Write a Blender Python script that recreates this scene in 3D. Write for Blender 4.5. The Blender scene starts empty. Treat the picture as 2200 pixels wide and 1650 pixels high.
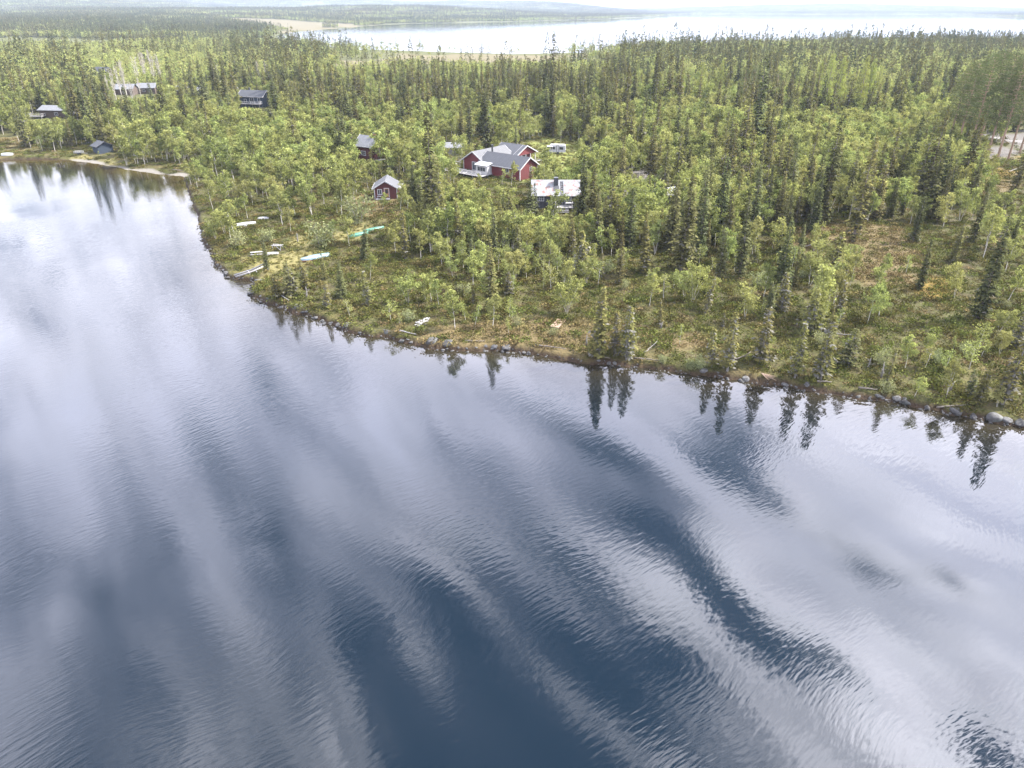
import bpy, bmesh, math, random
import numpy as np
from mathutils import Matrix, Vector

random.seed(7)
RNG = np.random.default_rng(11)
R = math.radians
scene = bpy.context.scene
COL = scene.collection

# ------------------------------------------------------------------ camera
CAMH = 40.0
PITCH = R(27.8)
FPX = 1528.0
CP, SP = math.cos(PITCH), math.sin(PITCH)
cam_d = bpy.data.cameras.new("camera")
cam_d.sensor_width = 36.0
cam_d.lens = 36.0 * FPX / 2200.0
cam_d.clip_start = 0.5
cam_d.clip_end = 40000.0
cam = bpy.data.objects.new("camera", cam_d)
COL.objects.link(cam)
cam.location = (0, 0, CAMH)
cam.rotation_euler = (R(90) - PITCH, 0, 0)
scene.camera = cam


def ground(px, py, z=0.0):
    """where the sight line of a photo point meets the height z (used to survey the map from the photo)"""
    u, v = px - 1100.0, py - 825.0
    fw = FPX * CP - v * SP
    dn = FPX * SP + v * CP
    s = (CAMH - z) / dn
    return (u * s, fw * s)


def project(x, y, z):
    dz = CAMH - np.asarray(z)
    dep = np.asarray(y) * CP + dz * SP
    vv = -np.asarray(y) * SP + dz * CP
    dep = np.maximum(dep, 1e-3)
    return 1100 + FPX * np.asarray(x) / dep, 825 + FPX * vv / dep


# ------------------------------------------------------------------ numeric noise
def _hash(ix, iy, seed):
    h = (ix.astype(np.int64) * 374761393 + iy.astype(np.int64) * 668265263 + seed * 1442695041) & 0x7FFFFFFF
    h = ((h ^ (h >> 13)) * 1274126177) & 0x7FFFFFFF
    return ((h ^ (h >> 16)) & 0xFFFF) / 65535.0


def vnoise(x, y, seed=0):
    x = np.asarray(x, float); y = np.asarray(y, float)
    ix, iy = np.floor(x), np.floor(y)
    fx, fy = x - ix, y - iy
    fx = fx * fx * (3 - 2 * fx); fy = fy * fy * (3 - 2 * fy)
    a = _hash(ix, iy, seed); b = _hash(ix + 1, iy, seed)
    c = _hash(ix, iy + 1, seed); d = _hash(ix + 1, iy + 1, seed)
    return (a * (1 - fx) + b * fx) * (1 - fy) + (c * (1 - fx) + d * fx) * fy


def fbm(x, y, seed=0, o=4):
    s = 0; a = .5; t = 0
    for i in range(o):
        s = s + a * vnoise(x * 2 ** i, y * 2 ** i, seed + i * 17); t += a; a *= .5
    return s / t


def sstep(a, b, x):
    t = np.clip((x - a) / (b - a), 0, 1)
    return t * t * (3 - 2 * t)


# ------------------------------------------------------------------ shorelines (surveyed)
SHORE_PX = [(2700, 1040), (2450, 977), (2320, 948), (2200, 921), (2132, 907), (2085, 900), (2041, 891), (2010, 883), (1973, 879), (1950, 871), (1927, 866), (1893, 861),
            (1836, 857), (1791, 846), (1757, 845), (1725, 836), (1695, 831), (1660, 829), (1626, 824), (1581, 816), (1524, 808), (1467, 802),
            (1430, 795), (1399, 791), (1342, 788), (1285, 782), (1242, 777), (1187, 768), (1133, 762), (1078, 755), (1024, 754), (969, 753),
            (924, 750), (905, 742), (890, 738), (865, 734), (829, 725), (793, 722), (760, 714), (738, 709), (702, 698), (675, 685), (656, 675), (629, 673),
            (602, 659), (578, 656), (564, 647), (547, 639), (535, 627), (541, 617), (551, 609), (546, 602), (530, 600), (512, 599), (489, 597),
            (477, 583), (463, 566), (457, 542), (444, 527), (436, 517), (432, 500), (430, 480), (423, 455), (415, 434), (407, 416),
            (401, 393), (395, 379), (350, 375.5), (307, 370), (268, 364), (239, 358), (205, 351), (181, 348), (153, 345), (102, 343), (34, 343), (0, 344),
            (-200, 348), (-700, 360)]
SHORE = np.array([ground(*p) for p in SHORE_PX])
LAKE1 = np.vstack([SHORE, [(-900, 190), (-900, -900), (900, -900), (900, 60)]])
FAR_PX = [(588, 78), (600, 92), (640, 100), (700, 104), (780, 108), (870, 110), (980, 114), (1100, 117), (1240, 115), (1330, 111), (1500, 106), (1700, 102), (1950, 98), (2200, 96), (2500, 94),
          (2560, 47), (2400, 43), (2200, 38.0), (2130, 35.3), (2070, 33.2), (2030, 31.6), (1960, 31.2), (1820, 31.6), (1700, 30.6), (1600, 29.6), (1495, 29.8), (1420, 35), (1340, 40), (1250, 42.5),
          (1100, 47), (980, 49.5), (880, 50.5), (830, 53), (760, 58), (690, 63.5), (640, 68), (600, 72)]
LAKE2 = np.array([ground(*p) for p in FAR_PX])


def poly_sdf(x, y, P):
    """signed distance to a closed polygon, negative inside"""
    x = np.asarray(x, float).ravel(); y = np.asarray(y, float).ravel()
    d2 = np.full(x.shape, 1e18); ins = np.zeros(x.shape, bool)
    n = len(P)
    for i in range(n):
        ax, ay = P[i]; bx, by = P[(i + 1) % n]
        ex, ey = bx - ax, by - ay
        wx, wy = x - ax, y - ay
        t = np.clip((wx * ex + wy * ey) / (ex * ex + ey * ey + 1e-12), 0, 1)
        dx, dy = wx - t * ex, wy - t * ey
        d2 = np.minimum(d2, dx * dx + dy * dy)
        c = ((ay > y) != (by > y))
        xi = ax + (y - ay) / (by - ay + 1e-15) * ex
        ins ^= c & (x < xi)
    return np.where(ins, -1, 1) * np.sqrt(d2)


def shore_wob(x, y):
    return (fbm(x * .9, y * .9, 5, 3) - .5) * .9 + (fbm(x * .22, y * .22, 6, 2) - .5) * 1.0


ISLANDS = [(1538, 30.6, 70), (1625, 30.2, 90), (1730, 31.2, 120)]
BEACH = np.array([ground(*p) for p in [(150, 344), (181, 347), (239, 357), (307, 369), (350, 374.5), (394, 378)]])


def seg_dist(x, y, P):
    d2 = np.full(np.shape(x), 1e18)
    for i in range(len(P) - 1):
        ax, ay = P[i]; bx, by = P[i + 1]
        ex, ey = bx - ax, by - ay
        t = np.clip(((x - ax) * ex + (y - ay) * ey) / (ex * ex + ey * ey), 0, 1)
        d2 = np.minimum(d2, (x - ax - t * ex) ** 2 + (y - ay - t * ey) ** 2)
    return np.sqrt(d2)


def land_d(x, y):
    """metres inland from the nearest water (negative in the water)"""
    x = np.asarray(x, float).ravel(); y = np.asarray(y, float).ravel()
    r = np.hypot(x, y)
    d1 = poly_sdf(x, y, LAKE1) + np.where(r < 300, shore_wob(x, y), 0)
    d2 = poly_sdf(x, y, LAKE2) + (fbm(x * .02, y * .02, 9, 3) - .5) * 20
    for px, py, rad in ISLANDS:
        gx, gy = ground(px, py)
        d2 = np.maximum(d2, rad - np.hypot(x - gx, (y - gy) * .35))
    return np.minimum(d1, d2), d1, d2


def height(x, y, full=False):
    x = np.asarray(x, float).ravel(); y = np.asarray(y, float).ravel()
    d, d1, d2 = land_d(x, y)
    r = np.hypot(x, y); az = np.degrees(np.arctan2(x, y))
    bd = seg_dist(x, y, BEACH)
    beach = np.exp(-(bd / 5.0) ** 2) * (r < 400)
    bank = .18 + .52 * sstep(0, .7, d)
    bank = bank * (1 - beach) + beach * np.clip(d * .07, 0, .5)
    z = np.where(d > 0, bank + .9 * (1 - np.exp(-np.maximum(d - .8, 0) / 22)) + 1.6 * (1 - np.exp(-np.maximum(d, 0) / 160)),
                 np.maximum(d * .4, -4.0))
    z = z + np.where(d > 0, sstep(0, 3, d) * (fbm(x * .5, y * .5, 21, 3) - .5) * .35 + sstep(4, 40, d) * (fbm(x * .06, y * .06, 22, 3) - .5) * 1.4, 0)
    z = np.where(d > 0, np.maximum(z, .10 * np.minimum(d, 3) + .04), z)
    # far hills
    inland = sstep(60, 500, d)
    g = lambda a, s: np.exp(-((az - a) / s) ** 2)
    rg = lambda c, s: np.exp(-((r - c) / s) ** 2)
    hills = 250 * g(-36, 11.5) * rg(6200, 1500) + 125 * g(-15, 9.5) * rg(8200, 1300) + 60 * g(-3, 6) * rg(8200, 1300)
    hills = hills + 62 * g(2, 5.5) * rg(6800, 1200) + 40 * g(-9, 8) * rg(4000, 800) + 26 * g(14, 9) * rg(9600, 900) + 62 * g(24, 10) * rg(9800, 900)
    hills = hills + 22 * g(34, 5) * rg(5200, 700) + 22 * g(-24, 14) * rg(3300, 900) + 8 * g(-26, 12) * rg(2000, 600)
    hills = hills * (.75 + .5 * fbm(x * .0011, y * .0011, 31, 4)) + sstep(1500, 4000, r) * 14 * (fbm(x * .0016, y * .0016, 33, 4) - .3)
    z = z + np.where(d > 0, inland * np.maximum(hills, 0), 0)
    if full:
        return z, d, d1, d2
    return z


def hz(x, y):
    return float(height(np.array([x]), np.array([y]))[0])


def at(px, py, up=0.0):
    """ground point under a photo point"""
    z = 0.0
    for _ in range(7):
        x, y = ground(px, py, z)
        z = max(hz(x, y), 0.0)
    return Vector((x, y, z + up))


# ------------------------------------------------------------------ bookkeeping
def tag(o, label=None, cat=None, group=None, kind=None):
    if label: o["label"] = label
    if cat: o["category"] = cat
    if group: o["group"] = group
    if kind: o["kind"] = kind
    return o


def thing(name, label, cat, loc=(0, 0, 0), rot=0.0, group=None):
    o = bpy.data.objects.new(name, None)
    COL.objects.link(o)
    o.empty_display_size = .3
    o.location = loc
    o.rotation_euler = (0, 0, rot)
    return tag(o, label, cat, group)


class MB:
    """collects simple shapes into one mesh"""
    def __init__(s, T=None):
        s.v = []; s.f = []; s.T = T or Matrix()

    def add(s, vs, fs):
        n = len(s.v)
        s.v += [tuple(s.T @ Vector(p)) for p in vs]
        s.f += [tuple(i + n for i in f) for f in fs]
        return s

    def box(s, x0, x1, y0, y1, z0, z1):
        s.add([(x0, y0, z0), (x1, y0, z0), (x1, y1, z0), (x0, y1, z0), (x0, y0, z1), (x1, y0, z1), (x1, y1, z1), (x0, y1, z1)],
              [(3, 2, 1, 0), (4, 5, 6, 7), (0, 1, 5, 4), (1, 2, 6, 5), (2, 3, 7, 6), (3, 0, 4, 7)])
        return s

    def beam(s, p, q, w, h=None, up=(0, 0, 1)):
        h = h or w
        p, q = Vector(p), Vector(q)
        d = (q - p).normalized()
        u = Vector(up)
        if abs(d.dot(u)) > .98: u = Vector((1, 0, 0))
        a = d.cross(u).normalized() * (w / 2); b = a.cross(d).normalized() * (h / 2)
        vs = [p - a - b, p + a - b, p + a + b, p - a + b, q - a - b, q + a - b, q + a + b, q - a + b]
        s.add(vs, [(3, 2, 1, 0), (4, 5, 6, 7), (0, 1, 5, 4), (1, 2, 6, 5), (2, 3, 7, 6), (3, 0, 4, 7)])
        return s

    def tube(s, pts, rad, n=6):
        pts = [Vector(p) for p in pts]
        rings = []
        for i, p in enumerate(pts):
            d = (pts[min(i + 1, len(pts) - 1)] - pts[max(i - 1, 0)]).normalized()
            u = Vector((0, 0, 1)) if abs(d.z) < .9 else Vector((1, 0, 0))
            a = d.cross(u).normalized(); b = a.cross(d)
            rings.append([p + (a * math.cos(2 * math.pi * k / n) + b * math.sin(2 * math.pi * k / n)) * rad[i] for k in range(n)])
        vs = [v for r in rings for v in r]
        fs = []
        for i in range(len(pts) - 1):
            for k in range(n):
                fs.append((i * n + k, i * n + (k + 1) % n, (i + 1) * n + (k + 1) % n, (i + 1) * n + k))
        fs.append(tuple(range(n - 1, -1, -1)))
        fs.append(tuple((len(pts) - 1) * n + k for k in range(n)))
        s.add(vs, fs)
        return s

    def prism_y(s, prof, y0, y1):
        """profile of (x, z) points swept along y"""
        n = len(prof)
        vs = [(x, y0, z) for x, z in prof] + [(x, y1, z) for x, z in prof]
        fs = [tuple(range(n)), tuple(range(2 * n - 1, n - 1, -1))] + [(i, n + i, n + (i + 1) % n, (i + 1) % n) for i in range(n)]
        s.add(vs, fs); return s

    def prism_x(s, prof, x0, x1):
        n = len(prof)
        vs = [(x0, y, z) for y, z in prof] + [(x1, y, z) for y, z in prof]
        fs = [tuple(range(n - 1, -1, -1)), tuple(range(n, 2 * n))] + [((i + 1) % n, n + (i + 1) % n, n + i, i) for i in range(n)]
        s.add(vs, fs); return s

    def mesh(s, name, mat, smooth=False):
        me = bpy.data.meshes.new(name)
        me.from_pydata(s.v, [], s.f)
        me.materials.append(mat)
        bm = bmesh.new(); bm.from_mesh(me)
        bmesh.ops.recalc_face_normals(bm, faces=bm.faces[:])
        bm.to_mesh(me); bm.free()
        if smooth:
            me.polygons.foreach_set("use_smooth", [True] * len(me.polygons))
        return me

    def build(s, name, mat, parent=None, smooth=False):
        o = bpy.data.objects.new(name, s.mesh(name, mat, smooth))
        COL.objects.link(o)
        if parent: o.parent = parent
        return o


# ------------------------------------------------------------------ materials
def newmat(name):
    m = bpy.data.materials.new(name); m.use_nodes = True
    nt = m.node_tree
    for n in list(nt.nodes): nt.nodes.remove(n)
    out = nt.nodes.new("ShaderNodeOutputMaterial")
    return m, nt, out


def N(nt, t, **kw):
    n = nt.nodes.new(t)
    for k, v in kw.items():
        if hasattr(n, k): setattr(n, k, v)
        else: n.inputs[k].default_value = v
    return n


def L(nt, a, b): nt.links.new(a, b)


def ramp(nt, fac, stops, interp='LINEAR'):
    r = nt.nodes.new("ShaderNodeValToRGB"); r.color_ramp.interpolation = interp
    el = r.color_ramp.elements
    while len(el) < len(stops): el.new(.5)
    for e, (p, c) in zip(el, stops):
        e.position = p; e.color = (*c, 1) if len(c) == 3 else c
    if fac is not None: L(nt, fac, r.inputs[0])
    return r


def math_n(nt, op, a, b=None, c=None, clamp=False):
    n = nt.nodes.new("ShaderNodeMath"); n.operation = op; n.use_clamp = clamp
    for i, v in enumerate((a, b, c)):
        if v is None: continue
        if isinstance(v, (int, float)): n.inputs[i].default_value = v
        else: L(nt, v, n.inputs[i])
    return n.outputs[0]


def mixc(nt, fac, a, b, mode='MIX'):
    n = nt.nodes.new("ShaderNodeMix"); n.data_type = 'RGBA'; n.blend_type = mode
    for i, v in ((0, fac), (6, a), (7, b)):
        if isinstance(v, (int, float)): n.inputs[i].default_value = v
        elif isinstance(v, tuple): n.inputs[i].default_value = (*v, 1)
        else: L(nt, v, n.inputs[i])
    return n.outputs[2]


def surf(name, col, rough=.7, var=.25, scale=3.0, stripes=None, stain=None, metallic=0.0, bump=0.0):
    """weathered solid surface: colour broken by noise, optional plank/seam stripes and stains"""
    m, nt, out = newmat(name)
    tc = N(nt, "ShaderNodeTexCoord")
    no = N(nt, "ShaderNodeTexNoise", Scale=scale, Detail=6.0, Roughness=.65)
    L(nt, tc.outputs["Object"], no.inputs["Vector"])
    lo = tuple(c * (1 - var) for c in col); hi = tuple(min(1, c * (1 + var)) for c in col)
    c = ramp(nt, no.outputs["Fac"], [(.3, lo), (.7, hi)]).outputs[0]
    if stripes:
        axis, freq, dark = stripes
        sx = N(nt, "ShaderNodeSeparateXYZ"); L(nt, tc.outputs["Object"], sx.inputs[0])
        fr = math_n(nt, 'FRACT', math_n(nt, 'MULTIPLY', sx.outputs[axis], freq))
        ln = math_n(nt, 'LESS_THAN', fr, .16)
        c = mixc(nt, math_n(nt, 'MULTIPLY', ln, dark), c, tuple(v * .25 for v in col))
    if stain:
        scol, sscale, lo_, hi_ = stain
        n2 = N(nt, "ShaderNodeTexNoise", Scale=sscale, Detail=5.0, Roughness=.7)
        L(nt, tc.outputs["Object"], n2.inputs["Vector"])
        f = ramp(nt, n2.outputs["Fac"], [(lo_, (0, 0, 0)), (hi_, (1, 1, 1))]).outputs[0]
        c = mixc(nt, f, c, scol)
    p = N(nt, "ShaderNodeBsdfPrincipled", Roughness=rough, Metallic=metallic)
    L(nt, c, p.inputs["Base Color"])
    if bump:
        b = N(nt, "ShaderNodeBump", Strength=.6, Distance=bump)
        L(nt, no.outputs["Fac"], b.inputs["Height"]); L(nt, b.outputs[0], p.inputs["Normal"])
    L(nt, p.outputs[0], out.inputs[0])
    return m


def foliage(name, dark, light, var=.35, transl=.28, warm=None):
    """leaf or needle colour: varies from face to face (tone) and from tree to tree"""
    m, nt, out = newmat(name)
    a = N(nt, "ShaderNodeAttribute"); a.attribute_name = "tone"
    oi = N(nt, "ShaderNodeObjectInfo")
    c = ramp(nt, a.outputs["Fac"], [(0.0, dark), (1.0, light)]).outputs[0]
    if warm:
        f = ramp(nt, oi.outputs["Random"], [(.35, (0, 0, 0)), (1.0, (.85, .85, .85))]).outputs[0]
        c = mixc(nt, f, c, mixc(nt, a.outputs["Fac"], tuple(v * .55 for v in warm), warm))
    h = N(nt, "ShaderNodeHueSaturation")
    r2 = math_n(nt, 'FRACT', math_n(nt, 'MULTIPLY', oi.outputs["Random"], 7.31))
    L(nt, math_n(nt, 'MULTIPLY_ADD', r2, var, 1 - var / 2), h.inputs["Value"])
    r3 = math_n(nt, 'FRACT', math_n(nt, 'MULTIPLY', oi.outputs["Random"], 13.7))
    L(nt, math_n(nt, 'MULTIPLY_ADD', r3, .03, .485), h.inputs["Hue"])
    L(nt, c, h.inputs["Color"])
    d = N(nt, "ShaderNodeBsdfDiffuse"); t = N(nt, "ShaderNodeBsdfTranslucent")
    L(nt, h.outputs[0], d.inputs[0])
    hv = N(nt, "ShaderNodeHueSaturation", Saturation=1.15, Value=1.1); L(nt, h.outputs[0], hv.inputs["Color"])
    L(nt, hv.outputs[0], t.inputs[0])
    mx = N(nt, "ShaderNodeMixShader"); mx.inputs[0].default_value = transl
    L(nt, d.outputs[0], mx.inputs[1]); L(nt, t.outputs[0], mx.inputs[2])
    L(nt, mx.outputs[0], out.inputs[0])
    return m


M = {}
M['birch_leaf'] = foliage('birch_leaf', (.072, .088, .030), (.295, .322, .112), .35, .35, warm=(.25, .25, .095))
M['willow_leaf'] = foliage('willow_leaf', (.115, .128, .062), (.24, .255, .125), .35, .33)
M['spruce_needle'] = foliage('spruce_needle', (.026, .032, .016), (.090, .098, .042), .5, .12, warm=(.105, .094, .038))
M['mustard_needle'] = foliage('mustard_needle', (.044, .045, .018), (.132, .124, .044), .4, .15)
M['lichen_twig'] = foliage('lichen_twig', (.065, .064, .054), (.135, .130, .112), .3, .05)
M['pine_needle'] = foliage('pine_needle', (.050, .066, .030), (.130, .146, .060), .3, .15)
M['larch_needle'] = foliage('larch_needle', (.14, .165, .045), (.27, .30, .08), .2, .3)
M['bare_twig'] = foliage('bare_twig', (.22, .20, .17), (.34, .31, .26), .2, .0)
M['heath_leaf'] = foliage('heath_leaf', (.036, .045, .013), (.100, .110, .030), .7, .15, warm=(.095, .072, .030))
M['bark_birch'] = surf('bark_birch', (.36, .335, .30), .8, .3, 6.0, stain=((.06, .05, .04), 9.0, .62, .70))
M['bark_spruce'] = surf('bark_spruce', (.16, .135, .115), .9, .35, 6.0)
M['bark_pine'] = surf('bark_pine', (.22, .15, .10), .9, .35, 5.0)
M['dead_wood'] = surf('dead_wood', (.15, .14, .13), .85, .3, 5.0)
M['red_paint'] = surf('red_paint', (.095, .011, .013), .75, .22, 2.0, stripes=(0, 5.0, .35))
M['red_paint_dark'] = surf('red_paint_dark', (.065, .011, .010), .8, .3, 2.0, stripes=(2, 4.5, .35))
M['white_paint'] = surf('white_paint', (.36, .355, .36), .6, .12, 3.0)
M['slate_roof'] = surf('slate_roof', (.034, .037, .045), .75, .22, 1.4, stripes=(0, 1.3, .25))
M['slate_roof_y'] = surf('slate_roof_y', (.050, .052, .059), .75, .22, 1.4, stripes=(1, 1.3, .25))
M['grey_metal'] = surf('grey_metal', (.10, .104, .112), .6, .2, 1.6, stripes=(0, 1.6, .22), stain=((.17, .15, .13), 1.3, .58, .75))
M['rusty_metal'] = surf('rusty_metal', (.145, .15, .16), .55, .15, 1.8, stripes=(0, 1.5, .2), stain=((.135, .058, .04), 1.1, .54, .63))
M['black_paint'] = surf('black_paint', (.022, .023, .027), .75, .35, 2.0, stripes=(2, 4.5, .35))
M['navy_paint'] = surf('navy_paint', (.020, .032, .052), .75, .3, 2.0, stripes=(0, 4.5, .3))
M['brown_wood'] = surf('brown_wood', (.062, .044, .034), .8, .3, 2.0, stripes=(2, 4.0, .35))
M['grey_wood'] = surf('grey_wood', (.19, .185, .19), .85, .28, 3.0, stripes=(1, 6.5, .45))
M['pale_plank'] = surf('pale_plank', (.22, .213, .213), .8, .22, 5.0)
M['tan_plank'] = surf('tan_plank', (.20, .14, .10), .8, .2, 4.0, stripes=(0, 5.0, .3))
M['wet_wood'] = surf('wet_wood', (.10, .085, .072), .85, .35, 5.0)
M['glass'] = surf('glass', (.035, .04, .05), .12, .3, 1.0)
M['dark_metal'] = surf('dark_metal', (.03, .032, .038), .5, .3, 3.0)
M['brick'] = surf('brick', (.23, .085, .055), .85, .35, 7.0)
M['door_brown'] = surf('door_brown', (.20, .085, .035), .6, .35, 4.0)
M['boat_white'] = surf('boat_white', (.24, .245, .255), .45, .12, 2.0, stain=((.32, .31, .27), 2.0, .62, .75))
M['boat_blue'] = surf('boat_blue', (.125, .20, .25), .5, .2, 2.0, stain=((.18, .26, .30), 1.8, .5, .68))
M['boat_green'] = surf('boat_green', (.014, .105, .07), .5, .2, 2.0, stain=((.04, .14, .10), 2.0, .55, .7))
M['orange_trim'] = surf('orange_trim', (.22, .075, .04), .6, .2, 3.0)
M['caravan_white'] = surf('caravan_white', (.32, .325, .34), .4, .08, 1.0)
M['rubber'] = surf('rubber', (.02, .02, .02), .9, .2, 3.0)
M['cushion'] = surf('cushion', (.45, .16, .14), .9, .2, 3.0)
M['concrete'] = surf('concrete', (.32, .31, .30), .9, .2, 3.0)


def rock_mat():
    m, nt, out = newmat('rock')
    tc = N(nt, "ShaderNodeTexCoord"); oi = N(nt, "ShaderNodeObjectInfo")
    no = N(nt, "ShaderNodeTexNoise", Scale=2.2, Detail=7.0, Roughness=.7)
    L(nt, tc.outputs["Object"], no.inputs["Vector"])
    c = ramp(nt, no.outputs["Fac"], [(.28, (.018, .018, .018)), (.5, (.055, .054, .054)), (.72, (.12, .118, .116))]).outputs[0]
    n2 = N(nt, "ShaderNodeTexNoise", Scale=1.1, Detail=4.0); L(nt, tc.outputs["Object"], n2.inputs["Vector"])
    c = mixc(nt, ramp(nt, n2.outputs["Fac"], [(.55, (0, 0, 0)), (.68, (.8, .8, .8))]).outputs[0], c, (.072, .084, .075))
    h = N(nt, "ShaderNodeHueSaturation"); L(nt, c, h.inputs["Color"])
    L(nt, math_n(nt, 'MULTIPLY_ADD', oi.outputs["Random"], .6, .6), h.inputs["Value"])
    p = N(nt, "ShaderNodeBsdfPrincipled", Roughness=.85)
    L(nt, h.outputs[0], p.inputs["Base Color"])
    b = N(nt, "ShaderNodeBump", Strength=.7, Distance=.08); L(nt, no.outputs["Fac"], b.inputs["Height"]); L(nt, b.outputs[0], p.inputs["Normal"])
    L(nt, p.outputs[0], out.inputs[0])
    return m


M['rock'] = rock_mat()


def ground_mat():
    m, nt, out = newmat('heath_ground')
    tc = N(nt, "ShaderNodeTexCoord")
    pos = tc.outputs["Object"]

    def noise(sc, det=5.0, rough=.6):
        n = N(nt, "ShaderNodeTexNoise", Scale=sc, Detail=det, Roughness=rough); L(nt, pos, n.inputs["Vector"]); return n.outputs["Fac"]

    def attr(nm):
        a = N(nt, "ShaderNodeAttribute"); a.attribute_name = nm; return a.outputs["Fac"]
    n_big, n_mid, n_fine = noise(.07, 4), noise(.55, 5), noise(3.2, 6, .7)
    heather = ramp(nt, n_fine, [(.25, (.018, .016, .008)), (.5, (.044, .037, .017)), (.75, (.082, .067, .030))]).outputs[0]
    green = ramp(nt, n_fine, [(.25, (.020, .022, .008)), (.5, (.050, .051, .017)), (.75, (.094, .092, .030))]).outputs[0]
    c = mixc(nt, ramp(nt, n_mid, [(.40, (0, 0, 0)), (.60, (1, 1, 1))]).outputs[0], heather, green)
    dry = ramp(nt, n_fine, [(.3, (.13, .095, .04)), (.7, (.27, .19, .085))]).outputs[0]
    c = mixc(nt, ramp(nt, n_big, [(.56, (0, 0, 0)), (.74, (.3, .3, .3))]).outputs[0], c, dry)

    def lay(c, nm, lo, hi, wob=.45):
        f = math_n(nt, 'MULTIPLY', attr(nm), math_n(nt, 'MULTIPLY_ADD', n_mid, wob * 2, 1 - wob), clamp=True)
        return mixc(nt, f, c, ramp(nt, n_fine, [(.28, lo), (.72, hi)]).outputs[0])
    c = lay(c, "brown", (.055, .042, .020), (.125, .096, .046))
    c = lay(c, "meadow", (.080, .073, .027), (.165, .145, .060), .3)
    c = lay(c, "lawn", (.066, .078, .02), (.14, .15, .04), .3)
    c = lay(c, "bog", (.072, .064, .032), (.118, .100, .056), .2)
    c = lay(c, "moss", (.09, .07, .015), (.17, .11, .028), .5)
    c = lay(c, "forest", (.035, .042, .014), (.085, .085, .030), .2)
    c = lay(c, "gravel", (.062, .056, .050), (.105, .098, .09), .15)
    c = lay(c, "sand", (.105, .097, .085), (.16, .15, .132), .1)
    c = lay(c, "peat", (.012, .008, .005), (.05, .034, .022), .3)
    p = N(nt, "ShaderNodeBsdfPrincipled", Roughness=.95)
    p.inputs["Specular IOR Level"].default_value = .15
    L(nt, c, p.inputs["Base Color"])
    b = N(nt, "ShaderNodeBump", Strength=.9, Distance=.22)
    hsum = math_n(nt, 'ADD', math_n(nt, 'MULTIPLY', n_fine, .7), n_mid)
    L(nt, hsum, b.inputs["Height"]); L(nt, b.outputs[0], p.inputs["Normal"])
    L(nt, p.outputs[0], out.inputs[0])
    return m


def water_mat():
    m, nt, out = newmat('lake_water')
    tc = N(nt, "ShaderNodeTexCoord")
    mp = N(nt, "ShaderNodeMapping"); mp.inputs["Rotation"].default_value = (0, 0, R(-40))
    L(nt, tc.outputs["Object"], mp.inputs[0])
    big = N(nt, "ShaderNodeTexNoise", Scale=.035, Detail=2.0); L(nt, tc.outputs["Object"], big.inputs["Vector"])
    warp = N(nt, "ShaderNodeTexNoise", Scale=.05, Detail=1.0); L(nt, tc.outputs["Object"], warp.inputs["Vector"])
    wv = N(nt, "ShaderNodeVectorMath"); wv.operation = 'MULTIPLY_ADD'
    wv.inputs[1].default_value = (7, 7, 0); L(nt, warp.outputs["Color"], wv.inputs[0]); L(nt, mp.outputs[0], wv.inputs[2])

    def ripple(sx, sy, det):
        k = N(nt, "ShaderNodeMapping"); k.inputs["Scale"].default_value = (sx, sy, 1); L(nt, wv.outputs[0], k.inputs[0])
        n = N(nt, "ShaderNodeTexNoise", Scale=1.0, Detail=det, Roughness=.5); L(nt, k.outputs[0], n.inputs["Vector"]); return n.outputs["Fac"]
    r1, r2, r3 = ripple(.80, 3.0, 1.0), ripple(1.5, 6.0, 1.0), ripple(.10, .30, 1.0)
    amp = ramp(nt, big.outputs["Fac"], [(.34, (.12, .12, .12)), (.66, (1, 1, 1))]).outputs[0]
    hsum = math_n(nt, 'ADD', math_n(nt, 'MULTIPLY', r1, 1.0), math_n(nt, 'MULTIPLY', r2, .28))
    hsum = math_n(nt, 'ADD', math_n(nt, 'MULTIPLY', hsum, amp), math_n(nt, 'MULTIPLY', r3, .35))
    b = N(nt, "ShaderNodeBump", Strength=1.0, Distance=.016)
    L(nt, hsum, b.inputs["Height"])
    a = N(nt, "ShaderNodeAttribute"); a.attribute_name = "shallow"
    col = mixc(nt, a.outputs["Fac"], (.0015, .005, .009), (.040, .028, .008))
    p = N(nt, "ShaderNodeBsdfPrincipled", Roughness=.035, IOR=1.56)
    L(nt, col, p.inputs["Base Color"]); L(nt, b.outputs[0], p.inputs["Normal"])
    L(nt, p.outputs[0], out.inputs[0])
    return m


# ------------------------------------------------------------------ sky and sun
SUN_EL, SUN_AZ = R(46), R(74)          # azimuth from +Y towards +X
SUN_DIR = Vector((math.sin(SUN_AZ) * math.cos(SUN_EL), math.cos(SUN_AZ) * math.cos(SUN_EL), math.sin(SUN_EL)))


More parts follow.
